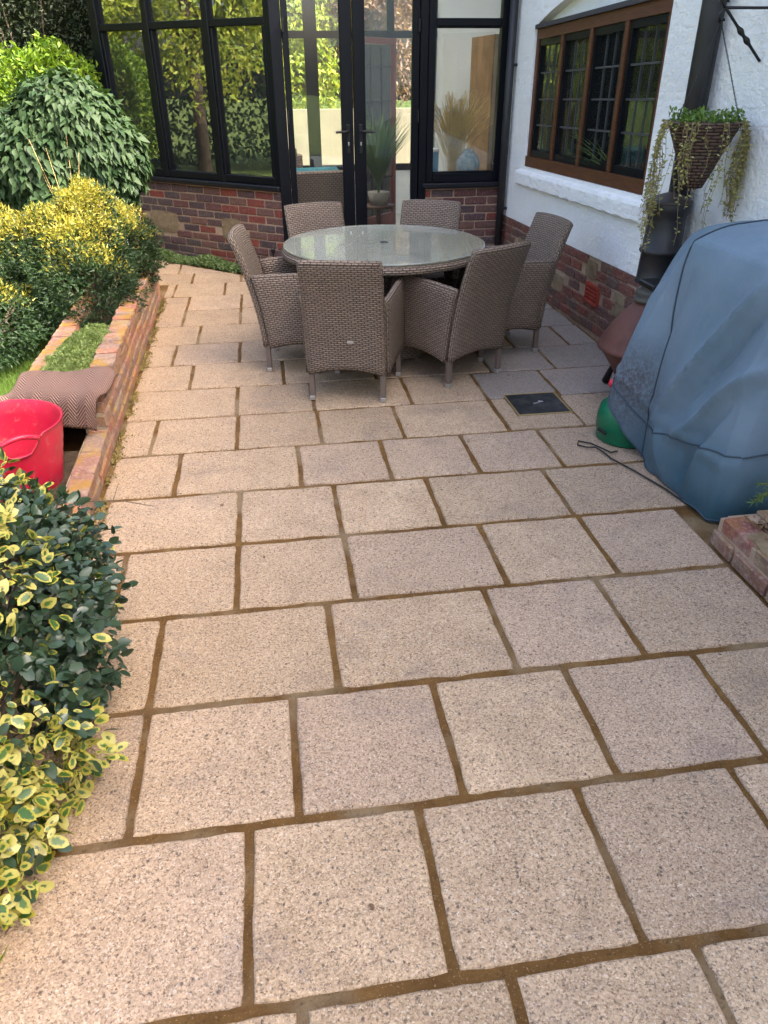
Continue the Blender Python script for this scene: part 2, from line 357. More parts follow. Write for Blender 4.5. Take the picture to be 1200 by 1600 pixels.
# leaf clouds -------------------------------------------------------
LEAF = {  # outline points (u across -1..1, v along 0..1)
 'tri': ([(-.5, 0), (.5, 0), (0, 1)], [(0, 1, 2)]),
 'dia': ([(0, 0), (.5, .45), (0, 1), (-.5, .45)], [(0, 1, 2), (0, 2, 3)]),
 'oval': ([(0, 0), (.36, .16), (.5, .48), (.34, .82), (0, 1), (-.34, .82), (-.5, .48), (-.36, .16), (0, .5)], [(0, 1, 8), (1, 2, 8), (2, 3, 8), (3, 4, 8), (4, 5, 8), (5, 6, 8), (6, 7, 8), (7, 0, 8)]),
 'point': ([(0, 0), (.4, .22), (.42, .45), (0, 1), (-.42, .45), (-.4, .22), (0, .4)], [(0, 1, 6), (1, 2, 6), (2, 3, 6), (3, 4, 6), (4, 5, 6), (5, 0, 6)]),
}
def leaf_verts(kind, w, fold=.25, curl=.2):
    pts, fc = LEAF[kind]
    P = np.array([(u * w, v, abs(u) * fold * w * 2 - curl * (v - .3) ** 2) for u, v in pts]); UV = np.array([(u * 2, v) for u, v in pts])
    return P, fc, UV
def nrmz(a): return a / (np.linalg.norm(a, axis=-1, keepdims=True) + 1e-9)
def leaf_frames(pos, nrm, direc):
    """matrices mapping local (x across, y along, z normal)"""
    y = nrmz(direc); x = nrmz(np.cross(y, nrm)); z = np.cross(x, y); return x, y, z
def leaf_cloud(name, pos, nrm, direc, size, kind, w, mat, parent=None, fold=.25, curl=.2, smooth=False):
    P, fc, UV = leaf_verts(kind, w, fold, curl); n = len(pos); k = len(P)
    x, y, z = leaf_frames(pos, nrm, direc); size = np.broadcast_to(size, (n,))
    V = pos[:, None, :] + size[:, None, None] * (P[None, :, 0:1] * x[:, None, :] + P[None, :, 1:2] * y[:, None, :] + P[None, :, 2:3] * z[:, None, :])
    V = V.reshape(-1, 3); F3 = np.array(fc); nf = len(F3)
    loops = (F3[None] + (np.arange(n) * k)[:, None, None]).reshape(-1)
    me = bpy.data.meshes.new(name); me.vertices.add(len(V)); me.vertices.foreach_set('co', V.astype(np.float32).ravel())
    me.loops.add(len(loops)); me.loops.foreach_set('vertex_index', loops.astype(np.int32))
    me.polygons.add(n * nf); me.polygons.foreach_set('loop_start', np.arange(0, n * nf * 3, 3, dtype=np.int32))
    try: me.polygons.foreach_set('loop_total', np.full(n * nf, 3, dtype=np.int32))
    except Exception: pass
    uv = me.uv_layers.new(name='UVMap'); uv.data.foreach_set('uv', np.tile(UV[F3.ravel()], (n, 1)).astype(np.float32).ravel())
    at = me.attributes.new('rnd', 'FLOAT', 'FACE'); at.data.foreach_set('value', np.repeat(rng.random(n), nf).astype(np.float32))
    if smooth: me.polygons.foreach_set('use_smooth', np.ones(n * nf, dtype=bool))
    me.materials.append(mat); me.update(calc_edges=True); me.validate()
    o = bpy.data.objects.new(name, me); return link(o, parent)
def leaf_parts(pos, nrm, direc, size, kind, w, mat, parent, name='leaf', fold=.25, curl=.2):
    P, fc, UV = leaf_verts(kind, w, fold, curl)
    me = mesh(name, P, fc, mat, True, [UV[i] for f in fc for i in f])
    x, y, z = leaf_frames(pos, nrm, direc)
    inv = parent.matrix_basis.inverted()
    for i in range(len(pos)):
        s = float(size[i]); o = bpy.data.objects.new(name, me)
        m = Matrix(((x[i][0] * s, y[i][0] * s, z[i][0] * s, pos[i][0]), (x[i][1] * s, y[i][1] * s, z[i][1] * s, pos[i][1]), (x[i][2] * s, y[i][2] * s, z[i][2] * s, pos[i][2]), (0, 0, 0, 1)))
        o.matrix_local = m; link(o, parent)
def split_leaves(pos, k=290):
    d = np.linalg.norm(pos - np.array([0, 0, CAMZ]), axis=1); dd = (pos - np.array([0, 0, CAMZ])); w = dd @ np.array(Fv)
    px = 600 + 1158 * (dd @ np.array(Rv)) / w; py = 800 - 1158 * (dd @ np.array(Uv)) / w
    vis = (px > -20) & (px < 1220) & (py > -20) & (py < 1620) & (w > .1)
    sc = np.where(vis, d, d + 100); idx = np.argsort(sc); return idx[:k], idx[k:]
def shell(lobes, n, rmin=.75, noise=.12, seed=0, freq=3.0, zmin=None):
    """points near the surface of overlapping ellipsoids (cx,cy,cz,rx,ry,rz)"""
    r = np.random.default_rng(seed); P = []; Nn = []
    vol = np.array([(l[3] * l[4] + l[4] * l[5] + l[3] * l[5]) for l in lobes]); cnt = (n * vol / vol.sum()).astype(int)
    for i, l in enumerate(lobes):
        d = nrmz(r.normal(size=(cnt[i] * 2, 3))); c = np.array(l[:3]); rr = np.array(l[3:6])
        ph = np.sin(d[:, 0] * freq * 2.1 + i) * np.sin(d[:, 1] * freq * 2.7 + 2 * i) + .6 * np.sin(d[:, 2] * freq * 4.1 + 5 * i + d[:, 0] * 6)
        t_ = (rmin + (1 - rmin) * r.random(len(d)) ** .5) * (1 + noise * ph)
        p = c + d * rr * t_[:, None]; keep = np.ones(len(p), bool)
        for j, q in enumerate(lobes):
            if j != i: keep &= (((p - np.array(q[:3])) / (np.array(q[3:6]) * rmin * .95)) ** 2).sum(1) > 1
        if zmin is not None: keep &= p[:, 2] > zmin
        p = p[keep][:cnt[i]]; dd = nrmz((d / rr)[keep][:cnt[i]]); P.append(p); Nn.append(dd)
    return np.concatenate(P), np.concatenate(Nn)
def rand3(n, s=1.0): return rng.normal(size=(n, 3)) * s

# ================================================================== ground and paving
g = MB().add([(-60, -60, -.12), (60, -60, -.12), (60, 60, -.12), (-60, 60, -.12)], [(0, 1, 2, 3)]).build('ground', M['ground']); tag(g, kind='structure')
paving = empty('paving', kind='structure')
PZ = -.016
mb = MB().add([(-1.6, -1.5, PZ), (2.6, -1.5, PZ), (2.6, 7.75, PZ), (-.47, 7.75, PZ), (-1.6, 8.78, PZ)], [(0, 1, 2, 3, 4)])
mo = mobj('mortar', mb.v, mb.f, M['mortar_joint'], paving)
# bring a finer, slightly hollow mortar sheet: grid with noise
def mortar_grid():
    nx, ny = 90, 200; V = []; 
    for j in range(ny + 1):
        for i in range(nx + 1):
            x = -1.6 + 4.2 * i / nx; y = .3 + 8.4 * j / ny
            V.append((x, y, -.0085 + .003 * math.sin(x * 31 + y * 17) * math.sin(y * 23 - x * 9)))
    Fc = [(j * (nx + 1) + i, j * (nx + 1) + i + 1, (j + 1) * (nx + 1) + i + 1, (j + 1) * (nx + 1) + i) for j in range(ny) for i in range(nx)
          if not (V[j * (nx + 1) + i][0] < -.2 and V[j * (nx + 1) + i][1] > 7.47 - (V[j * (nx + 1) + i][0] + .2) * .93)]
    return V, Fc
mV, mF = mortar_grid()
o = mobj('joint_filling', mV, mF, M['mortar_joint'], paving, True)
ROWY = [-.075, .384, .844, 1.300, 1.762, 2.226, 2.686, 3.147, 3.607, 4.066, 4.525, 4.985, 5.440, 5.902, 6.355, 6.811, 7.285, 7.714, 8.17, 8.62]
XJ = {0: [-.5, .1, .55, 1.15], 1: [-1.0, -.545, -.061, .396, .831, 1.29], 2: [-1.23, -.63 - .15, -.175, .277, .722, 1.18], 3: [-1.09, -.49, -.043, .411, .858, 1.315], 4: [-1.09, -.492, .107, .707, 1.158],
      5: [-1.14, -.684, -.23, .217, .812, 1.267], 6: [-.836, -.231, .212, .664, 1.258, 1.86], 7: [-.541, .063, .504, .949, 1.382, 1.98], 8: [-.707, -.257, .197, .648, 1.235, 1.676],
      9: [-.858, -.268, .188, .774, 1.239, 1.696], 10: [-.571, .025, .62, 1.387, 1.831], 11: [-.722, -.267, .33, .93, 1.687, 2.1], 12: [-.581, .02, .47, .92, 1.5], 13: [-.731, -.279, .32, .77, 1.37],
      14: [-.731, -.279, .18, .63, 1.23], 15: [-.887, -.436, .16, .61, 1.06], 16: [-.756, -.294, .16, .76], 17: [-.915, -.3, .2, .8], 18: [-1.05, -.45]}
def clip(poly, a, b, c):   # keep a*x+b*y<=c
    out = []
    for i in range(len(poly)):
        p, q = poly[i], poly[(i + 1) % len(poly)]; fp, fq = a * p[0] + b * p[1] - c, a * q[0] + b * q[1] - c
        if fp <= 0: out.append(p)
        if (fp < 0 < fq) or (fq < 0 < fp):
            t_ = fp / (fp - fq); out.append((p[0] + t_ * (q[0] - p[0]), p[1] + t_ * (q[1] - p[1])))
    return out
def ragged(poly, seed, step=.03, amp=.0021, inset=0.0):
    r = random.Random(seed); cx = sum(p[0] for p in poly) / len(poly); cy = sum(p[1] for p in poly) / len(poly); out = []
    for i in range(len(poly)):
        p, q = poly[i], poly[(i + 1) % len(poly)]; L = math.hypot(q[0] - p[0], q[1] - p[1]); n = max(1, int(L / step))
        nx, ny = (q[1] - p[1]) / (L + 1e-9), -(q[0] - p[0]) / (L + 1e-9); ph = r.random() * 6
        for k in range(n):
            t_ = k / n; w = amp * (math.sin(t_ * L * 19 + ph) * .7 + r.uniform(-1, 1) * .75)
            if k == 0: out.append((p[0] + (cx - p[0]) * .010, p[1] + (cy - p[1]) * .010)); continue
            out.append((p[0] + (q[0] - p[0]) * t_ - nx * w, p[1] + (q[1] - p[1]) * t_ - ny * w))
    return out, (cx, cy)
def slab(poly, seed, mat, zoff=0.0):
    ring, (cx, cy) = ragged(poly, seed); n = len(ring); r = random.Random(seed + 5)
    V = []; tx, ty = r.uniform(-.0022, .0022), r.uniform(-.0022, .0022)
    def ringat(d, z): 
        o_ = []
        for x, y in ring:
            vx, vy = cx - x, cy - y; l = math.hypot(vx, vy); o_.append((x + vx / l * d, y + vy / l * d, z + zoff + tx * (x - cx) * 3 + ty * (y - cy) * 3))
        return o_
    V += ringat(-.001, -.03); V += ringat(0, -.010); V += ringat(.0025, -.004); V += ringat(.008, -.0006); V += ringat(.022, 0)
    Fc = [(k * n + i, k * n + (i + 1) % n, (k + 1) * n + (i + 1) % n, (k + 1) * n + i) for k in range(4) for i in range(n)]
    Fc.append(tuple(4 * n + i for i in range(n)))
    V = [(x - cx, y - cy, z) for x, y, z in V]
    mobj('slab', V, Fc, mat, paving, loc=(cx, cy, 0))
def wall_x(y): return -.872 - .026 * (y - 3)
sd_i = 0; merged14 = True
for k in range(len(ROWY) - 1):
    y0, y1 = ROWY[k], ROWY[k + 1]; xs = XJ.get(k, [])
    left = -1.55 if y0 < 2.9 else wall_x(y0) + .012
    if k >= 16: left = -1.55
    right = 2.31 if y0 > 2.3 else 1.72
    if k == 16 or k == 17: left = -1.5
    xs = [left - .01] + [x for x in xs if left + .03 < x < right - .05] + [right]
    for i in range(len(xs) - 1):
        a, b = xs[i], xs[i + 1]; yy0, yy1 = y0, y1
        if k == 13 and i == 0: yy1 = ROWY[15]       # tall slab spanning two courses
        if k == 14 and i == 0: continue
        g_ = .0105 if b < right - .01 else .002; gy = .0130 if k < 8 else .0095
        gx = .0105 if k < 8 else .009
        poly = [(a + gx, yy0 + gy), (b - g_, yy0 + gy), (b - g_, yy1 - gy), (a + gx, yy1 - gy)]
        # edge of the bed below the bay: line from (-.2,7.47) towards (-1.25,8.43)
        if a < .3: poly = clip(poly, .675, .738, .675 * -.2 + .738 * 7.47)
        if len(poly) < 3: continue
        A = abs(sum(poly[m][0] * poly[(m + 1) % len(poly)][1] - poly[(m + 1) % len(poly)][0] * poly[m][1] for m in range(len(poly)))) / 2
        if A < .004: continue
        # manhole cut: slab in front row 8 right of the joint 1.235
        sm_ = (k in (9, 10, 11, 12, 13) and a > 1.2)
        if k == 8 and abs(a - 1.235) < .02:
            polys = [[(a + .0125, y0 + gy), (b - .0125, y0 + gy), (b - .0125, 3.79), (a + .0125, 3.79)], [(a + .0125, 3.79), (1.34, 3.79), (1.34, y1 - gy), (a + .0125, y1 - gy)]]
            ply = [(a + .0125, y0 + gy), (b - .0125, y0 + gy), (b - .0125, 3.788), (1.333, 3.788), (1.333, y1 - gy), (a + .0125, y1 - gy)]
            ring, _c = ragged(ply, 91); n = len(ring)
            V = [(x, y, -.03) for x, y in ring] + [(x, y, -.002) for x, y in ring] + [(x + (1.3 - x) * .0, y, .0) for x, y in ring]
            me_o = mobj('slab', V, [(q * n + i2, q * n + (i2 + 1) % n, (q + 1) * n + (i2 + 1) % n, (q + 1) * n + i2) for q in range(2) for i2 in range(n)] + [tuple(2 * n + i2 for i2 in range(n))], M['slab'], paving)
            continue
        if k == 9 and a < 1.3 < b and a > 1.0:
            poly = [(a + gx, y0 + gy + .0), (1.333, y0 + gy), (1.333, 4.125), (b - g_, 4.125), (b - g_, y1 - gy), (a + gx, y1 - gy)]
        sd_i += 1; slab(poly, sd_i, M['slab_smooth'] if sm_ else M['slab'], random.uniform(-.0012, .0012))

# manhole cover
mh = empty('manhole_cover', (1.505, 3.96, 0), label='small square black inspection cover set in the paving near the right hand wall', cat='manhole cover')
mb = MB()
for sx, sy, lx, ly in ((0, -.157, .33, .012), (0, .157, .33, .012), (-.159, 0, .012, .302), (.159, 0, .012, .302)): mb.box((sx, sy, -.006), (lx, ly, .016), 0, .002)
mb.build('frame', plain('brass_frame', (.30, .22, .10), .5, .5, .4, 60, .3), mh)
t = NT('cast_plate'); ob_ = t.obj(); ck = t.n('ShaderNodeTexChecker', ins={'Vector': t.n('ShaderNodeMapping', ins={0: ob_, 2: (0, 0, .785), 3: (1, 1, 1)}).outputs[0], 'Scale': 90.})
c = t.mix(t.ramp(t.noise(ob_, 12, 5), [(.45, 0.), (.7, 1.)]), (.018, .019, .022), (.065, .065, .065))
M['plate'] = t.bsdf(c, .5, t.bump(ck.outputs[1], .8, .004), .5, .3)
MB().box((0, 0, -.006), (.304, .300, .014), 0, .002).build('plate', M['plate'], mh)
mb = MB().box((0, 0, .002), (.05, .016, .006), .4, .002).box((.03, .02, .002), (.03, .01, .005), -.5, .002)
mb.build('keyhole', plain('worn_metal', (.35, .35, .36), .4, .5, .8), mh)

# ================================================================== house wall (right)
WX = 2.32
def hz(y): return .028 * (7.6 - y)
house = empty('house', (0, 0, 0), label='white painted brick house wall with red brick plinth and leaded window on the right', cat='house')
# wall sheet with window hole, thickness 0.1, built from panels around the opening
WY0, WY1, WZ0, WZ1 = 4.68, 7.05, .952, 1.985
def sheet(y0, y1, z0, z1, x=WX, ny=1, nz=1):
    V = []; 
    for j in range(nz + 1):
        for i in range(ny + 1):
            y = y0 + (y1 - y0) * i / ny; z = z0 + (z1 - z0) * j / nz; V.append((x, y, z + hz(y)))
    return V, [(j * (ny + 1) + i, (j + 1) * (ny + 1) + i, (j + 1) * (ny + 1) + i + 1, j * (ny + 1) + i + 1) for j in range(nz) for i in range(ny)]
mb = MB(); BZ = .478
mb.add(*sheet(-6, WY0, BZ, 4.05)); mb.add(*sheet(WY1, 7.72, BZ, 4.05)); mb.add(*sheet(WY0, WY1, BZ, WZ0))
# arched head: curve
na = 24; V = []; 
for i in range(na + 1):
    u = i / na; y = WY0 + (WY1 - WY0) * u; za = WZ1 + .015 + .16 * (1 - (2 * u - 1) ** 2) ; V += [(WX, y, za + hz(y)), (WX, y, 4.05 + hz(y)), (WX + .07, y, WZ1 - .0 + hz(y)), (WX + .07, y, za + hz(y) - .01)]
Fc = []
for i in range(na):
    b = 4 * i; Fc += [(b, b + 1, b + 5, b + 4), (b + 0, b + 4, b + 7, b + 3), (b + 3, b + 7, b + 6, b + 2)]
mb.add(V, Fc)
# reveals + wall back + bottom lip of the render
for y in (WY0, WY1): mb.add([(WX, y, WZ0 + hz(y)), (WX + .1, y, WZ0 + hz(y)), (WX + .1, y, WZ1 + .02 + hz(y)), (WX, y, WZ1 + .015 + hz(y))], [(0, 1, 2, 3)])
mb.add([(WX, WY0, WZ0 + hz(WY0)), (WX, WY1, WZ0 + hz(WY1)), (WX + .1, WY1, WZ0 + hz(WY1)), (WX + .1, WY0, WZ0 + hz(WY0))], [(0, 1, 2, 3)])
mb.add([(WX, -6, BZ + hz(-6)), (WX, 7.72, BZ + hz(7.72)), (WX + .03, 7.72, BZ + hz(7.72)), (WX + .03, -6, BZ + hz(-6))], [(0, 1, 2, 3)])
mb.build('wall', M['white'], house)
# solid body behind (keeps light out), eaves
mb = MB(); mb.box((4.9, 3.0 - 3.6, 2.05), (4.6, 10.2, 4.1)); mb.box((4.95, 8.6, 2.05), (4.5, 2.9, 4.1)); mb.box((4.9, 5.85, .4), (4.6, 2.9, .8)); mb.box((4.9, 5.85, 3.2), (4.6, 2.9, 1.8)); mb.box((5.9, 5.85, 1.55), (2.6, 2.9, 1.5))
mb.build('masonry', M['white'], house)
mb = MB(); mb.add([(2.12, -6.2, 4.02), (2.12, 10.2, 4.02), (5, 10.2, 6.2), (5, -6.2, 6.2), (2.12, -6.2, 4.12), (2.12, 10.2, 4.12), (5, 10.2, 6.3), (5, -6.2, 6.3)], [(0, 1, 2, 3), (4, 7, 6, 5), (0, 4, 5, 1)])
mb.build('roof', plain('roof_tile', (.16, .06, .04), .9, .2, 0, 12, .8, .4), house)
# plinth
mb = MB(); mb.add([(WX + .009, -1, -.1), (WX + .009, 7.7, -.1), (WX + .009, 7.7, BZ + .005 + hz(7.7)), (WX + .009, -1, BZ + .005 + hz(-1))], [(0, 3, 2, 1)])
mb.build('mortar', M['mortar_old'], house)
stones = [(6.55, .14, .24, .12), (5.95, .16, .22, .12), (5.30, .385, .15, .12), (4.78, .235, .13, .16), (6.95, .31, .13, .08)]
AB = (5.22, .225)
def skip_h(a, b, z):
    y = 7.62 - (a + b) / 2
    for sy, sz, w, h_ in stones:
        if abs(y - sy) < w / 2 + .05 and abs(z - sz) < h_ / 2 + .012: return True
    return abs(y - AB[0]) < .16 and abs(z - AB[1]) < .07
brick_wall(house, (WX, 7.62), (0, -1), 5.2, BZ - 7 * .075, 7, 'brick_old', depth=.06, ch=.075, zfun=hz, skip=skip_h, N=(-1, 0))
def rock(name, parent, c, d, mat, seed, n=2):
    r = random.Random(seed); bm = bmesh.new(); bmesh.ops.create_cube(bm, size=1); bmesh.ops.subdivide_edges(bm, edges=bm.edges[:], cuts=n, use_grid_fill=True)
    for v in bm.verts:
        co = v.co * (1 - .10 * max(0, v.co.length - .62) / .25); v.co = Vector((co.x * d[0], co.y * d[1], co.z * d[2])) + Vector([(r.random() - .5) * q_ for q_ in (.10 * min(d), .07 * min(d), .07 * min(d))])
    me = bpy.data.meshes.new(name); bm.to_mesh(me); bm.free(); me.materials.append(mat)
    o = bpy.data.objects.new(name, me); o.location = c; link(o, parent); return o
for i, (sy, sz, w, h_) in enumerate(stones): rock('rubble_stone', house, (WX + .028, sy, sz + hz(sy)), (.06, w + .05, h_ + .01), M['stone'], i)
# air brick
ab = MB()
for i in range(5):
    ab.box((0, 0, (i - 2) * .026), (.03, .215, .008))
for j in range(8): ab.box((0.001, (j - 3.5) * .0275, 0), (.028, .008, .11))
ab.box((0, 0, .062), (.034, .225, .014)); ab.box((0, 0, -.062), (.034, .225, .014)); ab.box((0, .108, 0), (.034, .012, .112)); ab.box((0, -.108, 0), (.034, .012, .112)); ab.box((.016, 0, 0), (.002, .2, .11))
o = ab.build('air_brick', plain('terracotta', (.34, .055, .035), .8, .2, 0, 60, .4, .2), house); o.location = (WX + .004, AB[0], AB[1] + hz(AB[0]))
# ledge under window
V, Fc = [], []; mb = MB(); n = 40
for i in range(n + 1):
    y = 4.60 + (7.16 - 4.60) * i / n; w = .0035 * math.sin(i * 1.7) + .002 * math.sin(i * 4.1); b = len(V)
    V += [(WX + .01, y, .925 + hz(y)), (WX - .035 + w, y, .915 + hz(y) + w), (WX - .045 + w, y, .895 + hz(y)), (WX - .045 + w, y, .812 + hz(y) + w), (WX - .032, y, .80 + hz(y) + w), (WX + .01, y, .802 + hz(y))]
for i in range(n):
    for k in range(5): Fc.append((6 * i + k, 6 * i + k + 1, 6 * i + k + 7, 6 * i + k + 6))
Fc += [tuple(range(6)), tuple(6 * n + k for k in range(5, -1, -1))]
mobj('window_ledge', V, Fc, M['white'], house)
# window: frame > casements, lead bars, panes
def ybox(y0, y1, z0, z1, x0, x1, sh=True):
    V = []
    for z in (z0, z1):
        for y in (y0, y1):
            for x in (x0, x1): V.append((x, y, z + (hz(y) if sh else 0)))
    return V, [(0, 2, 3, 1), (4, 5, 7, 6), (0, 1, 5, 4), (2, 6, 7, 3), (0, 4, 6, 2), (1, 3, 7, 5)]
FX0, FX1 = WX + .018, WX + .085
mb = MB(); mb.add(*ybox(WY0 + .002, WY1 - .002, WZ0 + .004, WZ0 + .085, FX0 - .014, FX1)); mb.add(*ybox(WY0 + .002, WY1 - .002, WZ1 - .075, WZ1 - .002, FX0, FX1))
ys = [WY0 + .002, WY0 + .062]; L4 = (WY1 - WY0 - .12 - 3 * .05) / 4
edges = []; y = WY0 + .062
mb.add(*ybox(WY0 + .002, WY0 + .062, WZ0 + .086, WZ1 - .076, FX0, FX1)); mb.add(*ybox(WY1 - .062, WY1 - .002, WZ0 + .086, WZ1 - .076, FX0, FX1))
for i in range(4):
    edges.append((y, y + L4)); y += L4
    if i < 3: mb.add(*ybox(y, y + .05, WZ0 + .086, WZ1 - .076, FX0, FX1)); y += .05
win = mb.build('window_frame', M['wood'], house)
mb = MB().add(*ybox(WY0 - .01, WY1 + .0, WZ1 + .0, WZ1 + .03, WX - .004, FX1 - .02)); mb.build('lintel_strip', plain('dark_strip', (.05, .045, .045), .8), house)
for (a, b) in edges:
    z0, z1 = WZ0 + .088, WZ1 - .078; mb = MB(); x0, x1 = FX0 + .012, FX0 + .05
    mb.add(*ybox(a + .002, a + .042, z0, z1, x0, x1)); mb.add(*ybox(b - .042, b - .002, z0, z1, x0, x1)); mb.add(*ybox(a + .043, b - .043, z0, z0 + .05, x0, x1)); mb.add(*ybox(a + .043, b - .043, z1 - .045, z1, x0, x1))
    mb.build('casement', M['black'], win)
    mb = MB(); a2, b2, c0, c1 = a + .043, b - .043, z0 + .05, z1 - .045
    for q in (1, 2): yy = a2 + (b2 - a2) * q / 3; mb.add(*ybox(yy - .003, yy + .003, c0, c1, x0 + .018, x0 + .034))
    for q in (1, 2, 3): zz = c0 + (c1 - c0) * q / 4; mb.add(*ybox(a2, b2, zz - .006, zz + .006, x0 + .016, x0 + .032))
    mb.build('lead_bars', M['lead'], win)
    mb = MB(); mb.add(*ybox(a2, b2, c0, c1, x0 + .024, x0 + .027)); mb.build('pane', M['glass_win'], win)
# room behind the window
mb = MB(); X0, X1 = WX + .1, WX + 2.2
mb.add([(X1, 4.5, .8), (X1, 7.3, .8), (X1, 7.3, 2.3), (X1, 4.5, 2.3), (X0, 4.5, .8), (X0, 7.3, .8), (X0, 7.3, 2.3), (X0, 4.5, 2.3)], [(0, 1, 2, 3), (4, 0, 3, 7), (5, 6, 2, 1), (0, 4, 5, 1), (3, 2, 6, 7)])
mb.build('room', plain('dark_room', (.05, .04, .035), .8), house)
V = []; nf = 40
for i in range(nf + 1):
    y = 5.93 + .38 * i / nf; x = WX + .30 + .03 * math.sin(i * 1.1); V += [(x, y, .85), (x, y, 2.2)]
mobj('curtain', V, [(2 * i, 2 * i + 2, 2 * i + 3, 2 * i + 1) for i in range(nf)], plain('curtain_cloth', (.6, .57, .5), .9), house, True)
V = []
for i in range(nf + 1):
    y = 6.75 + .25 * i / nf; x = WX + .30 + .03 * math.sin(i * 1.1); V += [(x, y, .85), (x, y, 2.2)]
mobj('curtain', V, [(2 * i, 2 * i + 2, 2 * i + 3, 2 * i + 1) for i in range(nf)], bpy.data.materials['curtain_cloth'], house, True)
# spiky house plant behind the leaded window
def spiky(name, loc, n, h, label, mat, cat='house plant', spread=.5, potr=.07):
    r = empty(name, loc, label=label, cat=cat); MB().lathe([(0, 0), (potr * .8, 0), (potr, .13), (potr * .85, .13), (0, .11)], seg=16).build('pot', plain('pot_glaze', (.35, .3, .25), .5), r, True)
    V = []; Fc = []
    for i in range(n):
        a = rng.random() * 6.28; l = h * (.6 + .4 * rng.random()); d = np.array([math.cos(a), math.sin(a), 0]); sp = spread * (.3 + .7 * rng.random()); sgm = 6; b = len(V); pr = np.array([-d[1], d[0], 0])
        for k in range(sgm + 1):
            t_ = k / sgm; p_ = d * sp * l * t_ ** 1.4 + np.array([0, 0, .12 + l * (t_ - .35 * sp * t_ ** 2.5)]); w = .009 * (1 - t_ ** 2) + .001
            V += [p_ - pr * w, p_ + pr * w]
        Fc += [(b + 2 * k, b + 2 * k + 1, b + 2 * k + 3, b + 2 * k + 2) for k in range(sgm)]
    mobj('leaves', V, Fc, mat, r, True); r.children[-1]['kind'] = 'stuff'; return r
spiky('house_plant', (WX + .2, 5.55, .82), 60, .5, 'spiky leaved pot plant behind the third light of the leaded window', M['weed'], spread=1.1)

# ================================================================== drainpipe
dp = empty('drainpipe', (2.245, 4.10, 0), label='thick black drainpipe running down the white wall behind the hanging basket', cat='drainpipe')
MB().tube([(0, 0, 0.0), (0, 0, 4.0)], .058, 20).build('pipe', M['pipe'], dp, True)
MB().tube([(0, 0, 1.02), (0, 0, 1.10)], .068, 20).build('collar', M['pipe'], dp, True)
MB().tube([(0, 0, .25), (0, 0, .33)], .068, 20).build('collar', M['pipe'], dp, True)
dp2 = empty('drainpipe', (2.262, 7.50, 0), label='slim black downpipe in the corner between the conservatory and the white wall', cat='drainpipe')
MB().tube([(0, 0, 0.0), (0, 0, 2.6)], .036, 16).build('pipe', M['pipe'], dp2, True)
for z in (.55, 1.75): MB().box((.03, 0, z), (.09, .06, .022), 0, .003).build('bracket', M['iron'], dp2)

# ================================================================== conservatory
cons = empty('conservatory', (0, 0, 0), label='black framed conservatory with double doors and dwarf brick walls', cat='conservatory')
Y0 = 7.60; FL, FN = (1, 0), (0, -1); FO = (0, Y0)
CL = (-.766, .643); CN = (-.643, -.766); CO = (.15, 7.62)
LW = 2.22
# dwarf walls
mb = MB()
ex = (CO[0] + CL[0] * LW, CO[1] + CL[1] * LW)
def wallback(o_, L_, N_, length, z0, z1, thick, back=.008):
    a = (o_[0] - N_[0] * back, o_[1] - N_[1] * back); b = (a[0] + L_[0] * length, a[1] + L_[1] * length)
    c_ = (b[0] - N_[0] * thick, b[1] - N_[1] * thick); d_ = (a[0] - N_[0] * thick, a[1] - N_[1] * thick)
    q = [a, b, c_, d_]; return [(x, y, z) for z in (z0, z1) for x, y in q], [(0, 1, 2, 3), (4, 7, 6, 5), (0, 4, 5, 1), (1, 5, 6, 2), (2, 6, 7, 3), (3, 7, 4, 0)]
MB().add(*wallback(CO, CL, CN, LW, -.1, .725, .2)).build('mortar', M['mortar'], cons)
MB().add(*wallback((1.535, Y0 + .01), FL, FN, .745, -.1, .725, .2)).build('mortar', M['mortar'], cons)
lst = [(1.62, .34, .40, .20), (.68, .34, .22, .19)]
def skip_l(a, b, z):
    s = (a + b) / 2
    return any(abs(s - c0) < w / 2 + .02 and abs(z - c1) < h_ / 2 + .01 for c0, c1, w, h_ in lst)
brick_wall(cons, CO, CL, LW, -.03, 10, 'brick', depth=.07, skip=skip_l, N=CN)
for i, (s, z, w, h_) in enumerate(lst):
    o = rock('rubble_stone', cons, (CO[0] + CL[0] * s - CN[0] * .030, CO[1] + CL[1] * s - CN[1] * .030, z), (w + .03, .07, h_ + .02), M['stone'], 40 + i, 3); o.rotation_euler = (0, 0, math.atan2(CL[1], CL[0]))
brick_wall(cons, (1.535, Y0 + .01), FL, .74, -.03, 10, 'brick', depth=.07, N=FN, off=-.05)
# return end of left wall at the door side is covered by the post
# sills
def sill(o_, L_, N_, length, z):
    ob = frame_box('sill', o_, L_, N_, -.01, length, z, z + .045, .16, M['sillblack'], cons, out=-.03, bev=.008); return ob
sill(CO, CL, CN, LW + .02, .735); sill((1.505, Y0), FL, FN, .765, .735)
# posts and frames: front
def fb(name, s0, s1, z0, z1, t=.09, out=-.045, o_=FO, L_=FL, N_=FN, mat=None, par=None, bev=.005): return frame_box(name, o_, L_, N_, s0, s1, z0, z1, t, mat or M['black'], par or cons, out, bev)
fb('post', .145, .245, -.02, 2.62); fb('post', 1.462, 1.532, -.02, 2.62, .1)
fb('head', .12, 2.30, 2.622, 2.78, .12)
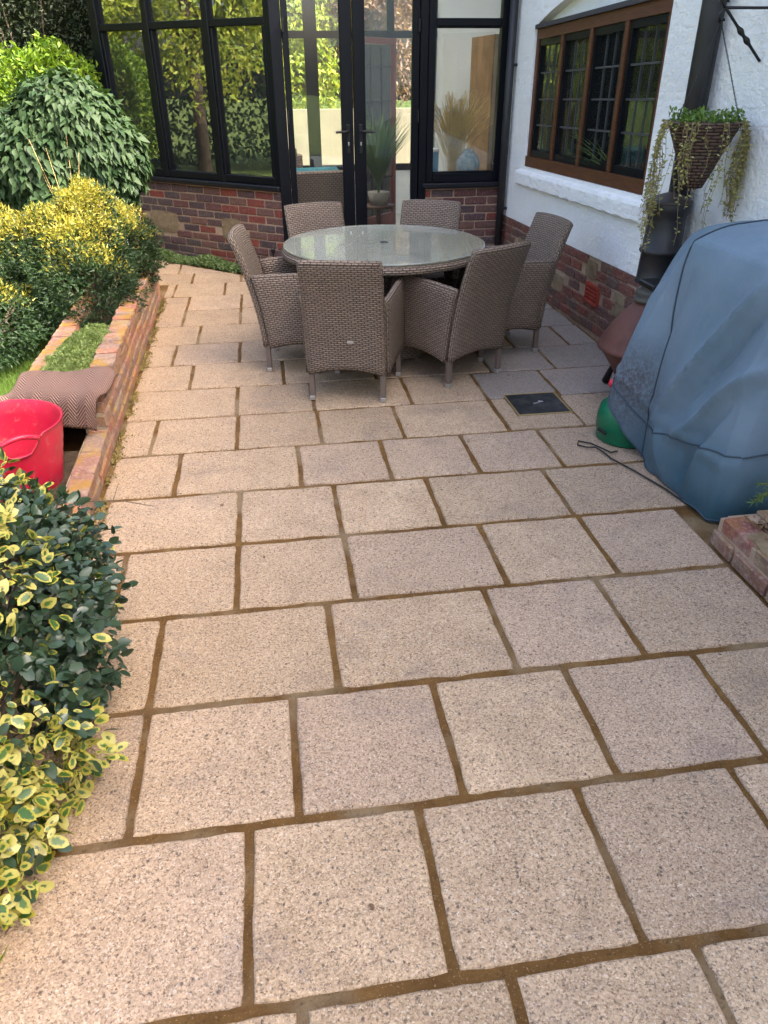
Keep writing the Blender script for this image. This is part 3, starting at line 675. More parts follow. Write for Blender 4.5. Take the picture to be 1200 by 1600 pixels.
# side window frame above pier
sf = fb('window_frame', 1.534, 1.60, .782, 2.62); 
for a in ((2.195, 2.285, .782, 2.62), (1.602, 2.193, .782, .862), (1.602, 2.193, 2.045, 2.105), (1.602, 2.193, 2.55, 2.62)):
    w_ = fb('window_rail', *a)
fb('pane', 1.60, 2.195, .86, 2.047, .006, -.05, mat=M['glass'], bev=0); fb('pane', 1.60, 2.195, 2.104, 2.552, .006, -.05, mat=M['glass'], bev=0)
fb('glazing_bead', 1.602, 2.193, .863, .878, .03, -.02); fb('glazing_bead', 1.602, 2.193, 2.030, 2.044, .03, -.02)
# doors
for (a, b, gl, gr, hx, dr) in ((.250, .850, .305, .742, .80, -1), (.858, 1.458, .966, 1.392, .915, 1)):
    d = bpy.data.objects.new('door', None); link(d, cons); d.empty_display_size = .1
    fb('stile', a, gl, .02, 2.60, .06, -.045, par=d); fb('stile', gr, b, .02, 2.60, .06, -.045, par=d)
    fb('rail', gl + .001, gr - .001, .02, .17, .06, -.045, par=d); fb('rail', gl + .001, gr - .001, 2.50, 2.60, .06, -.045, par=d)
    fb('pane', gl - .004, gr + .004, .165, 2.505, .006, -.045, mat=M['glass'], par=d, bev=0)
    mb = MB().box((hx, Y0 + .008, 1.17), (.034, .014, .24), 0, .004).tube([(hx, Y0 + .012, 1.235), (hx, Y0 - .045, 1.235), (hx + dr * .02, Y0 - .052, 1.235), (hx + dr * .12, Y0 - .052, 1.230)], .0105, 8)
    hd = mb.build('handle', M['iron'], d)
    MB().box((hx, Y0 - .003, 1.13), (.012, .012, .03), 0, .002).build('lock', plain('lock_metal', (.6, .6, .6), .3, .5, .9), d)
    for z in (2.05, 1.35, .4): MB().box((a + .01 if dr < 0 else b - .01, Y0 - .002, z), (.018, .03, .1), 0, .003).build('hinge', M['iron'], d)
fb('threshold', .245, 1.46, -.03, .018, .14, -.045, mat=M['sillblack'])
# left bay windows
def lb(name, s0, s1, z0, z1, t=.08, out=-.04, mat=None, bev=.006, par=None): return frame_box(name, CO, CL, CN, s0, s1, z0, z1, t, mat or M['black'], par or cons, out, bev)
lb('post', -.01, .07, .78, 2.62); lb('post', LW - .08, LW + .03, -.02, 2.62, .1)
spans = [(.07, .70), (.775, 1.455), (1.53, LW - .08)]
for s in (.70, 1.455): lb('mullion', s, s + .075, .78, 2.62, .09)
lb('head', -.02, LW + .03, 2.622, 2.78, .12)
for a, b in spans:
    lb('window_rail', a + .001, b - .001, .782, .85); lb('window_rail', a + .001, b - .001, 2.055, 2.115); lb('window_rail', a + .001, b - .001, 2.55, 2.62)
    mb_ = [(a + .002, a + .032, .852, 2.053), (b - .032, b - .002, .852, 2.053)]
    for q in mb_: lb('sash', *q, .05, -.03)
    lb('pane', a + .03, b - .03, .85, 2.056, .006, -.045, M['glass_side'], 0); lb('pane', a + .001, b - .001, 2.114, 2.552, .006, -.045, M['glass_side'], 0)
# far side of the room: frames, glazing
BY = 10.9
far = [(-2.2, 9.6), (-1.9, 10.6), (-1.2, BY), (4.0, BY)]
fx = [-1.55, -.9, .12, .62, 1.12, 1.66, 2.3]
far_o = (0, BY)
def rb(name, s0, s1, z0, z1, t=.09, mat=None, bev=.005): return frame_box(name, (0, BY), (1, 0), (0, -1), s0, s1, z0, z1, t, mat or M['black'], cons, 0, bev)
for x in fx: rb('post', x, x + (.16 if x in (.62,) else .09), 0, 2.7)
rb('rail', -1.6, 2.4, 2.06, 2.14, .08); rb('rail', -1.6, 2.4, .55, .63, .08); rb('rail', -1.6, 2.4, 2.6, 2.75, .1)
rb('low_panel', -1.6, 2.4, 0, .548, .06, M['white'], 0)
for i in range(len(fx) - 1): rb('pane', fx[i] + .09, fx[i + 1], .62, 2.6, .006, M['glass'], 0)
# left far side between bay end and back wall
S0 = Vector((ex[0], ex[1])); S1 = Vector((-1.55, BY)); dL = (S1 - S0); ln = dL.length; dL.normalize()
for s in (ln * .5, ln - .05): frame_box('post', S0, dL, (-dL.y, dL.x), s, s + .09, 0, 2.7, .09, M['black'], cons, 0)
frame_box('rail', S0, dL, (-dL.y, dL.x), 0, ln, .55, .63, .08, M['black'], cons, 0); frame_box('low_panel', S0, dL, (-dL.y, dL.x), 0, ln, 0, .548, .06, M['white'], cons, 0, 0)
# floor, ceiling, inner house wall with plaster
fl = MB().add([(.1, Y0 + .02, .004), (2.4, Y0 + .02, .004), (2.4, BY, .004), (-1.6, BY, .004), (ex[0] + .1, ex[1] + .06, .004), (CO[0], CO[1] + .1, .004)], [(0, 1, 2, 3, 4, 5)])
t = NT('floor_tile'); p = t.pos(); bt = t.n('ShaderNodeTexBrick', offset=0., ins={'Vector': p, 'Scale': 1., 'Mortar Size': .006, 'Brick Width': .6, 'Row Height': .6, 'Color1': (.42, .42, .38, 1), 'Color2': (.38, .37, .34, 1), 'Mortar': (.25, .24, .22, 1)})
M['tile'] = t.bsdf(bt.outputs[0], .35, None, .5); fl.build('floor', M['tile'], cons)
cl = MB().add([(.1, Y0 + .05, 2.79), (2.4, Y0 + .05, 2.79), (2.4, BY, 2.79), (-1.6, BY, 2.79), (ex[0], ex[1], 2.79), (CO[0], CO[1], 2.79)], [(0, 1, 2, 3, 4, 5)])
t = NT('roof_sheet'); d_ = t.n('ShaderNodeBsdfDiffuse', ins={0: (.7, .7, .7, 1)}); tl = t.n('ShaderNodeBsdfTranslucent', ins={0: (.9, .92, .94, 1)})
mx = t.n('ShaderNodeMixShader', ins={0: .75, 1: d_.outputs[0], 2: tl.outputs[0]}); t.t.links.new(mx.outputs[0], t.out.inputs[0]); M['roofsheet'] = t.m
cl.build('roof_panel', M['roofsheet'], cons)
for yy in (8.5, 9.4, 10.3): MB().box((.7, yy, 2.70), (4.0, .09, .14)).build('beam', plain('beam_brown', (.14, .09, .06), .8) if yy == 8.5 else bpy.data.materials['beam_brown'], cons)
MB().add([(WX - .02, 7.74, 0), (WX - .02, BY, 0), (WX - .02, BY, 2.78), (WX - .02, 7.74, 2.78)], [(0, 1, 2, 3)]).build('inner_wall', plain('inner_plaster', (.62, .62, .58), .8), cons)
MB().add(*ybox(8.0, 8.85, 0.01, 2.0, WX - .08, WX - .03, False)).build('hanging_curtain', plain('brown_curtain', (.34, .20, .09), .9, .1, 0, 18, .6, .3), cons)
# interior things
def armchair(loc, rz, label, back_mat, cushion):
    r = empty('armchair', loc, rz, label=label, cat='armchair')
    def uvbox(c, d, name, mat):
        mb = MB().box(c, d, 0, .02); me = mesh(name, mb.v, mb.f, mat); l = me.uv_layers.new(name='UVMap')
        for pl in me.polygons:
            n_ = pl.normal
            for li in pl.loop_indices:
                co = me.vertices[me.loops[li].vertex_index].co
                l.data[li].uv = (co.y if abs(n_.x) > .5 else co.x, co.z if abs(n_.z) < .7 else co.y)
        return link(bpy.data.objects.new(name, me), r)
    uvbox((0, -.3, .45), (.78, .12, .75), 'backrest', back_mat); uvbox((0, 0, .21), (.78, .7, .22), 'seat_base', back_mat)
    uvbox((-.36, .03, .42), (.1, .62, .34), 'armrest', back_mat); uvbox((.36, .03, .42), (.1, .62, .34), 'armrest', back_mat)
    MB().box((0, .04, .385), (.60, .58, .12), 0, .04).build('cushion', cushion, r); MB().box((0, -.19, .64), (.56, .12, .42), 0, .05).build('cushion', cushion, r)
    for sx in (-.34, .34):
        for sy in (-.3, .3): MB().box((sx, sy, .05), (.05, .05, .1)).build('leg', M['black'], r)
    return r
teal = plain('teal_fabric', (.10, .33, .38), .9, .2, 0, 60, .3, .2); cream = plain('cream_fabric', (.5, .38, .25), .9)
armchair((.50, 8.62, .004), .12, 'pale wicker armchair with teal cushions behind the left glass door', M['rattan_in'], teal)
bc = armchair((-.22, 8.75, .004), .5, 'wicker armchair seen through the middle bay window', M['rattan_in'], cream); bc.scale = (1.15, 1.15, 1.25)
armchair((.1, 9.9, .004), 3.14, 'teal cushioned wicker seat by the far glazing', M['rattan_in'], teal)
# inner red door standing ajar
rd = empty('inner_door', (1.06, 9.1, 0), R(48), label='dark red framed glazed inner door standing ajar inside the conservatory', cat='door')
redw = plain('red_wood', (.20, .03, .02), .4, .5, 0, 20, .1)
MB().box((.03, 0, 1.02), (.06, .045, 2.0), 0, .004).build('stile', redw, rd); MB().box((.72, 0, 1.02), (.06, .045, 2.0), 0, .004).build('stile', redw, rd)
MB().box((.375, 0, .12), (.62, .045, .2), 0, .004).build('rail', redw, rd); MB().box((.375, 0, 1.99), (.62, .045, .06), 0, .004).build('rail', redw, rd)
mb = MB(); [mb.box((.375, 0, z), (.62, .02, .012)) for z in (.62, 1.02, 1.42, 1.75)]; [mb.box((x, 0, 1.08), (.012, .018, 1.7)) for x in (.27, .48)]; mb.build('glazing_bars', M['iron'], rd)
MB().box((.375, 0, 1.09), (.62, .005, 1.73)).build('pane', M['glass'], rd)
spiky('house_plant', (1.22, 8.62, .45), 230, .95, 'tall bushy spiky leaved plant standing behind the right glass door', M['weed'], spread=.7, potr=.12)
st = empty('plant_stand', (1.22, 8.62, .004), label='round wooden stand under the indoor spiky plant', cat='plant stand')
MB().lathe([(0, .445), (.17, .445), (.17, .42), (.03, .41), (.03, .05), (.14, 0), (0, 0)], seg=24).build('stand', M['wood'], st, True)
ws = empty('window_shelf', (1.9, 7.86, 0), label='deep inner sill carrying the vase behind the side window', cat='shelf')
MB().box((0, 0, .775), (.72, .30, .04), 0, .004).build('board', plain('tan_board', (.42, .30, .22), .6), ws); MB().box((0, .1, .38), (.7, .04, .74)).build('panel', bpy.data.materials['tan_board'], ws)
vs = empty('vase', (2.0, 7.84, .797), label='blue grey glazed vase on the inner sill beside the white wall', cat='vase')
t = NT('blue_glaze'); M['glaze'] = t.bsdf(t.mix(t.ramp(t.noise(t.obj(), 14, 5), [(.4, 0.), (.6, 1.)]), (.22, .32, .42), (.55, .60, .62)), .25, None, .6)
MB().lathe([(0, 0), (.07, 0), (.11, .06), (.12, .13), (.09, .2), (.05, .225), (.055, .25), (.045, .25), (.04, .22), (.07, .18)], seg=28).build('body', M['glaze'], vs, True)
wh = empty('dried_wheat', (1.86, 7.84, .80), label='sheaf of dried golden wheat standing behind the side window pane', cat='dried wheat')
mb = MB()
for i in range(170):
    a = rng.random() * 6.28; sp = .24 * rng.random() ** .9; l = .40 + .30 * rng.random(); d = Vector((math.cos(a) * sp, abs(math.sin(a)) * sp * .25, 0)); b0 = Vector((rng.normal() * .03, rng.random() * .04, 0))
    pts = [b0, b0 + d * .25 + Vector((0, 0, l * .35)), b0 + d * .7 + Vector((0, 0, l * .75)), b0 + d * 1.25 + Vector((0, 0, l * .98))]
    mb.tube(pts, [.0018, .0018, .004, .0055], 4, False)
    for s_ in range(3): mb.tube([pts[3], pts[3] + d * .3 + Vector((rng.normal() * .02, 0, .05 + .03 * rng.random()))], .0012, 3, False)
for i in range(60):
    a = rng.random() * 6.28; mb.tube([(0, .02, .03), (math.cos(a) * .09, .02 + .03 * abs(math.sin(a)), -.0 + .01 * rng.random()), (math.cos(a) * .13, .03, .005)], .0022, 3, False)
mb.build('straw', M['straw'], wh); wh.children[0]['kind'] = 'stuff'
bx = empty('storage_box', (1.70, 8.2, .8), label='small blue and white box beyond the wheat sheaf', cat='box')
MB().box((0, 0, .1), (.14, .14, .2), 0, .004).build('carton', plain('blue_card', (.12, .30, .50), .6), bx); MB().box((0, 0, .215), (.146, .146, .03), 0, .004).build('lid', plain('white_card', (.7, .72, .72), .6), bx)
bt_ = empty('side_table', (1.70, 8.2, .004), label='narrow pale table behind the side window carrying the small box', cat='table')
MB().box((0, 0, .78), (.3, .3, .03), 0, .003).build('top', bpy.data.materials['tan_board'], bt_)
for sx in (-.13, .13):
    for sy in (-.13, .13): MB().box((sx, sy, .38), (.03, .03, .765)).build('leg', bpy.data.materials['tan_board'], bt_)

# ================================================================== table and chairs
TC = (.750, 5.06)
tb = empty('dining_table', (TC[0], TC[1], 0), label='round rattan dining table with glass top in the middle of six chairs', cat='table')
t = NT('glass_over_rattan'); o_ = t.uv()
def ring_uv_mesh(name, prof, seg, mat, parent):
    V = []; uvs = []; Fc = []
    cum = [0]
    for i in range(1, len(prof)): cum.append(cum[-1] + math.hypot(prof[i][0] - prof[i - 1][0], prof[i][1] - prof[i - 1][1]))
    for r, z in prof:
        for k in range(seg + 1): V.append((r * math.cos(2 * math.pi * k / seg), r * math.sin(2 * math.pi * k / seg), z))
    for i in range(len(prof) - 1):
        for k in range(seg):
            q = (i * (seg + 1) + k, i * (seg + 1) + k + 1, (i + 1) * (seg + 1) + k + 1, (i + 1) * (seg + 1) + k); Fc.append(q)
            rr = max(prof[0][0], prof[-1][0], .1); u0, u1 = 2 * math.pi * rr * k / seg, 2 * math.pi * rr * (k + 1) / seg
            uvs += [(u0, cum[i]), (u1, cum[i]), (u1, cum[i + 1]), (u0, cum[i + 1])]
    return mobj(name, V, Fc, mat, parent, True, uvs)
TR = .675
ring_uv_mesh('rim', [(TR - .10, .716), (TR - .02, .722), (TR - .004, .714), (TR + .003, .695), (TR - .004, .675), (TR - .03, .668), (TR - .10, .668)], 96, M['rattan'], tb)
# woven top deck beneath glass
V = [(0, 0, .7205)]; n = 96; V += [((TR - .02) * math.cos(2 * math.pi * k / n), (TR - .02) * math.sin(2 * math.pi * k / n), .7205) for k in range(n)]
fcs = [(0, 1 + k, 1 + (k + 1) % n) for k in range(n)]; uvs = [(V[i][0], V[i][1]) for f in fcs for i in f]
M['rattan_top'] = weave('table_weave', [(.25, .22, .18), (.31, .28, .23), (.335, .30, .25), (.36, .33, .28)], .0125, .03, .001)
mobj('woven_deck', V, fcs, M['rattan_top'], tb, False, uvs)
mb = MB(); mb.lathe([(.028, .7290), (TR - .018, .7290), (TR - .012, .733), (TR - .014, .7375), (TR - .02, .739), (.030, .739), (.028, .7375), (.028, .7290)], seg=128)
t = NT('table_glass'); tr = t.n('ShaderNodeBsdfTransparent', ins={0: (.90, .92, .88, 1)}); gl = t.n('ShaderNodeBsdfGlossy', ins={0: (.95, 1, .98, 1), 1: .02}); fr = t.n('ShaderNodeFresnel', ins={0: 1.75}).outputs[0]
mx = t.n('ShaderNodeMixShader', ins={0: fr, 1: tr.outputs[0], 2: gl.outputs[0]})
dm = t.ramp(t.noise(t.obj(), 2.2, 5, .6), [(.35, .16), (.65, .34)]); mask2 = t.ramp(t.noise(t.obj(), 34, 3, .6), [(.64, 0.), (.70, .8)])
near = t.ramp(t.n('ShaderNodeVectorMath', operation='LENGTH', ins={0: t.n('ShaderNodeMapping', ins={0: t.obj(), 1: (.22, -.22, 0), 3: (1, 1.4, 0)}).outputs[0]}).outputs[1], [(.22, 1.), (.42, 0.)])
df = t.n('ShaderNodeBsdfDiffuse', ins={0: (.50, .49, .42, 1)}); fac = t.math('MAXIMUM', dm, t.math('MULTIPLY', mask2, near))
mx2 = t.n('ShaderNodeMixShader', ins={0: fac, 1: mx.outputs[0], 2: df.outputs[0]}); t.t.links.new(mx2.outputs[0], t.out.inputs[0]); M['tglass'] = t.m
mb.build('glass_top', M['tglass'], tb, False)
MB().tube([(0, 0, .60), (0, 0, .742)], .026, 20).build('parasol_hole_cap', M['pipe'], tb, True)
ring_uv_mesh('base', [(.30, .03), (.30, .10), (.24, .30), (.22, .50), (.27, .66)], 48, M['rattan'], tb)
for k in range(4):
    a = R(45 + 90 * k); MB().box((.28 * math.cos(a), .28 * math.sin(a), .34), (.035, .035, .68), a, .004).build('leg', M['leg_metal'], tb)

def sheet_panel(name, pf, nu, nv, thick, mat, parent, uscale, vscale, flip=False):
    """curved panel with thickness. pf(u,v)->Vector ; u,v in 0..1 ; uscale/vscale metres for UV"""
    G = [[Vector(pf(i / nu, j / nv)) for i in range(nu + 1)] for j in range(nv + 1)]
    Nn = [[None] * (nu + 1) for _ in range(nv + 1)]
    for j in range(nv + 1):
        for i in range(nu + 1):
            du = G[j][min(i + 1, nu)] - G[j][max(i - 1, 0)]; dv = G[min(j + 1, nv)][i] - G[max(j - 1, 0)][i]
            n_ = du.cross(dv); Nn[j][i] = n_.normalized() if n_.length > 1e-9 else Vector((0, 0, 1))
    V = []; idx = lambda s, j, i: s * (nu + 1) * (nv + 1) + j * (nu + 1) + i
    for s in (1, -1):
        for j in range(nv + 1):
            for i in range(nu + 1):
                e = min(1, min(i, nu - i) + .0) if False else 1
                V.append(G[j][i] + Nn[j][i] * thick / 2 * s)
    Fc = []; UV = []
    def uvp(i, j): return (i / nu * uscale, j / nv * vscale)
    for j in range(nv):
        for i in range(nu):
            Fc.append((idx(0, j, i), idx(0, j, i + 1), idx(0, j + 1, i + 1), idx(0, j + 1, i))); UV += [uvp(i, j), uvp(i + 1, j), uvp(i + 1, j + 1), uvp(i, j + 1)]
            Fc.append((idx(1, j, i), idx(1, j + 1, i), idx(1, j + 1, i + 1), idx(1, j, i + 1))); UV += [uvp(i, j), uvp(i, j + 1), uvp(i + 1, j + 1), uvp(i + 1, j)]
    # rounded rim: extra mid vertices pushed outward
    bd = [(0, i) for i in range(nu + 1)] + [(j, nu) for j in range(1, nv + 1)] + [(nv, i) for i in range(nu - 1, -1, -1)] + [(j, 0) for j in range(nv - 1, 0, -1)]
    cen = sum((G[j][i] for j, i in bd), Vector()) / len(bd); base = len(V)
    for (j, i) in bd:
        o_ = Vector()
        if i == 0: o_ += (G[j][0] - G[j][1]).normalized()
        if i == nu: o_ += (G[j][nu] - G[j][nu - 1]).normalized()
        if j == 0: o_ += (G[0][i] - G[1][i]).normalized()
        if j == nv: o_ += (G[nv][i] - G[nv - 1][i]).normalized()
        V.append(G[j][i] + o_.normalized() * thick * .32)
    nb = len(bd); acc = 0
    for k in range(nb):
        (j0, i0), (j1, i1) = bd[k], bd[(k + 1) % nb]; m0, m1 = base + k, base + (k + 1) % nb; l = (G[j1][i1] - G[j0][i0]).length
        Fc.append((idx(0, j1, i1), idx(0, j0, i0), m0, m1)); UV += [(acc + l, 0), (acc, 0), (acc, thick * .6), (acc + l, thick * .6)]
        Fc.append((m1, m0, idx(1, j0, i0), idx(1, j1, i1))); UV += [(acc + l, thick * .6), (acc, thick * .6), (acc, thick * 1.2), (acc + l, thick * 1.2)]; acc += l
    return mobj(name, V, Fc, mat, parent, True, UV)
def make_chair():
    c = empty('rattan_chair', (0, 0, 0), cat='chair', group='rattan armchairs round the glass table')
    def yback(z):    # rear profile leaning back
        t_ = max(0, (z - .12)) / .74; return -.225 - .035 * t_ - .140 * t_ ** 2.0
    BW = .222
    def back(u, v):
        zb = .17 + .035 * (1 - (2 * u - 1) ** 2); z = zb + (.842 + .004 * (1 - (2 * u - 1) ** 2) - zb) * v
        x = (u - .5) * 2 * (BW - .004 * v); return (x, yback(z) - .022 * (1 - (2 * u - 1) ** 2) * v, z)
    sheet_panel('backrest', back, 10, 16, .044, M['rattan'], c, .445, .72)
    for s in (-1, 1):
        def side(u, v, s=s):
            zt = .615 + .022 * math.sin(min(1, u * 1.05) * math.pi * .6) - (.16 * max(0, (u - .86) / .14) ** 2.2)
            zb = .165 + .04 * (1 - (2 * u - 1) ** 2); z = zb + (zt - zb) * v
            y0 = yback(z) + .028; y1 = .235 + .03 * v; y = y0 + (y1 - y0) * u
            x = s * (.232 + .052 * u ** .7 + .012 * v * u); return (x, y, z)
        sheet_panel('side_panel', side, 14, 9, .036, M['rattan'], c, .52, .45)
        for (ly, lx) in ((-.222, .214), (.225, .268)):
            MB().box((s * lx, ly, .10), (.032, .032, .145), 0, .003).build('leg', M['leg_metal'], c)
        mb = MB()
    for (lx, ly) in ((-.214, -.222), (.214, -.222), (-.268, .225), (.268, .225)):
        MB().box((lx, ly, .0135), (.034, .034, .027), 0, .003).build('foot_cap', M['foot_metal'], c)
    sheet_panel('seat', lambda u, v: ((u - .5) * 2 * (.215 + .04 * v), -.25 + .49 * v, .415 - .012 * (1 - (2 * u - 1) ** 2)), 8, 8, .04, M['rattan'], c, .48, .5)
    sheet_panel('front_apron', lambda u, v: ((u - .5) * 2 * .25, .235, .19 + .03 * (1 - (2 * u - 1) ** 2) + (.20) * v), 8, 4, .03, M['rattan'], c, .5, .2)
    return c
def copy_tree(o, parent=None):
    c = o.copy(); COL.objects.link(c)
    if parent is not None: c.parent = parent
    for ch in list(o.children): copy_tree(ch, c)
    return c
chairs = [((.384 + .065, 4.395), R(-14), 'rattan armchair at the front left with its back to the camera and a small tag'),
          ((1.238 - .12, 4.40 + .19), R(29), 'rattan armchair at the front right turned sideways with its left arm towards the camera'),
          ((1.535, 5.04), R(100), 'rattan armchair beside the white house wall on the right, its woven seat back facing left'),
          ((.455, 5.615), R(196), 'rattan armchair behind the table on the left in front of the dark door frame'),
          ((1.10, 5.60), R(157), 'rattan armchair behind the table on the right in front of the brick pier'),
          ((.185, 4.955), R(-97), 'rattan armchair on the left side of the table seen edge on')]
proto = make_chair()
for i, (xy, rz, lab) in enumerate(chairs):
    c = proto if i == 0 else copy_tree(proto)
    c.location = (xy[0], xy[1], 0.002); c.rotation_euler = (0, 0, rz); c['label'] = lab
    if i == 0: first = c
tg = MB().box((.035, -.302, .385), (.036, .004, .016), 0, .001).build('maker_tag', M['foot_metal'], proto)

# ================================================================== left planter wall
PL = Vector((-.026, 1.0)).normalized(); PN = (PL.y, -PL.x)
pw = empty('planter_wall', (0, 0, 0), label='low double skin planter wall of weathered orange brick along the left of the patio', cat='wall')
po = (wall_x(2.6), 2.6); plen = 6.78 - 2.6
def pseg(o_, length, z0, z1, th, back): return wallback(o_, PL, PN, length, z0, z1, th, back)
hi0 = 1.04      # s where the high part starts (Y=3.55)
MB().add(*pseg(po, plen, -.1, .128, .10, .009)).build('mortar', M['mortar_planter'], pw)
ph = (po[0] + PL.x * hi0, po[1] + PL.y * hi0)
MB().add(*pseg(ph, plen - hi0, .10, .292, .10, .009)).build('mortar', M['mortar_planter'], pw)
def inner(o_): return (o_[0] - PN[0] * .36, o_[1] - PN[1] * .36)
brick_wall(pw, po, PL, plen, 0, 1, 'brick_planter', depth=.1, N=PN)
brick_wall(pw, po, PL, plen, .075, 1, 'brick_planter', depth=.1, N=PN, off=-.11)
brick_wall(pw, ph, PL, plen - hi0, .150, 1, 'brick_planter', depth=.1, N=PN, off=-.05)
brick_wall(pw, ph, PL, plen - hi0, .225, 1, 'brick_planter', depth=.1, N=PN, off=-.16)
# coping: bricks on edge laid across
def coping(o_, length, z, depth=.12, h=.055, skipf=None):
    s = .0; ang = math.atan2(PL.y, PL.x)
    while s < length - .03:
        if not (skipf and skipf(s)):
            x = o_[0] + PL.x * (s + .034) - PN[0] * (depth / 2 - .004 + random.uniform(-.004, .004)); y = o_[1] + PL.y * (s + .034) - PN[1] * (depth / 2 - .004)
            brick(pw, 'brick_planter', .066, depth, h, (x, y, z + h / 2 + random.uniform(-.005, .004)), ang + random.uniform(-.03, .03), (random.uniform(-.04, .04), random.uniform(-.03, .03)))
        s += .076
coping(ph, plen - hi0, .298)
ip = inner(ph); MB().add(*wallback(ip, PL, PN, plen - hi0, -.1, .25, .10, .0)).build('mortar', M['mortar_planter'], pw)
coping(ip, plen - hi0, .252, .11, .055, lambda s: 2.1 < s < 2.25)
il = inner(po); MB().add(*wallback(il, PL, PN, hi0, -.1, .10, .10, .0)).build('mortar', M['mortar_planter'], pw)
# end closure
MB().box((wall_x(6.78) - .20, 6.76, .12), (.38, .09, .28)).build('mortar', M['mortar_planter'], pw)
sl = MB().add([(po[0] - .02, 2.6, .10), (wall_x(3.5) - .02, 3.5, .10), (wall_x(3.5) - .4, 3.5, .10), (po[0] - .4, 2.6, .10), (wall_x(3.55) - .05, 3.55, .245), (wall_x(6.7) - .05, 6.7, .245), (wall_x(6.7) - .4, 6.7, .245), (wall_x(3.55) - .4, 3.55, .245)], [(0, 1, 2, 3), (4, 5, 6, 7)]).build('planter_soil', M['soil']); tag(sl, kind='structure')
# moss along the wall foot
n = 5200; s = rng.random(n) * 4.0; yy = 2.75 + s; xx = np.array([wall_x(v) for v in yy]) + np.abs(rng.normal(size=n)) * .022
nn = nrmz(np.stack([np.full(n, .3), np.zeros(n), np.ones(n)], 1) + rand3(n, .5))
M['moss'] = foliage('ochre_moss', [(.26, .17, .05), (.36, .25, .09), (.20, .15, .05), (.16, .16, .05)], .9, .1)
keep = (np.sin(yy * 9) + np.sin(yy * 23.0) + rng.random(n) * 2.2) > 1.35
o = leaf_cloud('moss', np.stack([xx, yy, np.full(n, .001) + rng.random(n) * .008], 1)[keep], nn[keep], rand3(n)[keep], .014, 'dia', .8, M['moss']); tag(o, kind='stuff')

# stone-crop cushion on the wall
def mat_plant(name, pts_fn, n, size, mat, label=None, cat=None, kind=None, hfun=None, lift=.02, kindleaf='dia'):
    P = pts_fn(n); nn = nrmz(np.stack([np.zeros(len(P)), np.zeros(len(P)), np.ones(len(P))], 1) + rand3(len(P), .55)); dd = nrmz(rand3(len(P)) + np.array([0, 0, .35]))
    o = leaf_cloud(name, P, nn, dd, size * (.7 + .6 * rng.random(len(P))), kindleaf, .7, mat); tag(o, label, cat, None, kind); return o
def thyme_pts(n):
    s = rng.random(n); y = 3.80 + 1.10 * s; cx = wall_x(4.3) - .215 + .02 * np.sin(y * 7); hw = .155 * (1 - (2 * s - 1) ** 4) ** .5 + .01 * np.sin(y * 31)
    u = rng.random(n) * 2 - 1; x = cx + u * hw * 1.05; z = .30 + .075 * (1 - u ** 2) * (1 - (2 * s - 1) ** 6) + .018 * np.sin(x * 42) * np.sin(y * 37) - rng.random(n) * .03
    return np.stack([x, y, z], 1)
tp = empty('stonecrop', (0, 0, 0), label='bright green stonecrop cushion growing in the top of the planter wall', cat='plant')
o = mat_plant('foliage', thyme_pts, 30000, .013, M['thyme']); o.parent = tp; o['kind'] = 'stuff'
# doormat folded over the wall
t = NT('herringbone_mat'); u = t.n('ShaderNodeSeparateXYZ', ins={0: t.uv()}).outputs
zz = t.math('PINGPONG', t.math('MULTIPLY', u[0], 1.0), .042)
st_ = t.math('FRACT', t.math('DIVIDE', t.math('ADD', u[1], t.math('MULTIPLY', zz, 1.25)), .0175)); hgt = t.math('SINE', t.math('MULTIPLY', st_, math.pi))
fine = t.noise(t.uv(), 260, 3)
c = t.mix(t.ramp(hgt, [(.1, 0.), (.6, 1.)]), (.13, .065, .048), t.mix(fine, (.27, .155, .12), (.42, .28, .23)))
M['mat'] = t.bsdf(c, .95, t.bump(t.math('ADD', hgt, t.math('MULTIPLY', fine, .35)), 1., .012), .1)
dm = empty('doormat', (0, 0, 0), label='pinkish brown herringbone doormat draped over the planter wall beside the red tub', cat='doormat')
V = []; uvs = []; nu, nv = 26, 26; W_, L_ = .48, .52
def matpos(u, v):
    x = wall_x(3.5) + .045 - u * W_ - .06 * (v) * 1; l = v * L_     # v=0 far end, 1 near end
    flat = .30
    if l < flat: y = 3.90 - l; z = .390
    else:
        a = (l - flat) / .08; a2 = min(a, 1.45); y = 3.90 - flat - .06 * math.sin(a2) ; z = .390 - .06 * (1 - math.cos(a2)) - max(0, (l - flat) - .08 * 1.45) * .95
    rx = max(0, (.10 - u) / .10); z -= .035 * rx ** 2 * (1 if l < .5 else .6); z += .008 * math.sin(u * 9 + v * 4) - .02 * u + .012 * math.sin(v * 11)
    y += .05 * (u - .5); return (x + .015 * math.sin(v * 5), y, z)
for s in (0, 1):
    for j in range(nv + 1):
        for i in range(nu + 1):
            p = matpos(i / nu, j / nv); V.append((p[0], p[1] + (.0 if s == 0 else .006), p[2] - (0 if s == 0 else .013)))
Fc = []; N1 = (nu + 1) * (nv + 1)
for j in range(nv):
    for i in range(nu):
        a = j * (nu + 1) + i; Fc.append((a, a + nu + 1, a + nu + 2, a + 1)); uvs += [(i / nu * W_, j / nv * L_), (i / nu * W_, (j + 1) / nv * L_), ((i + 1) / nu * W_, (j + 1) / nv * L_), ((i + 1) / nu * W_, j / nv * L_)]
        Fc.append((N1 + a, N1 + a + 1, N1 + a + nu + 2, N1 + a + nu + 1)); uvs += [(0, 0), (.01, 0), (.01, .01), (0, .01)]
bd = [(0, i) for i in range(nu + 1)] + [(j, nu) for j in range(1, nv + 1)] + [(nv, i) for i in range(nu - 1, -1, -1)] + [(j, 0) for j in range(nv - 1, 0, -1)]
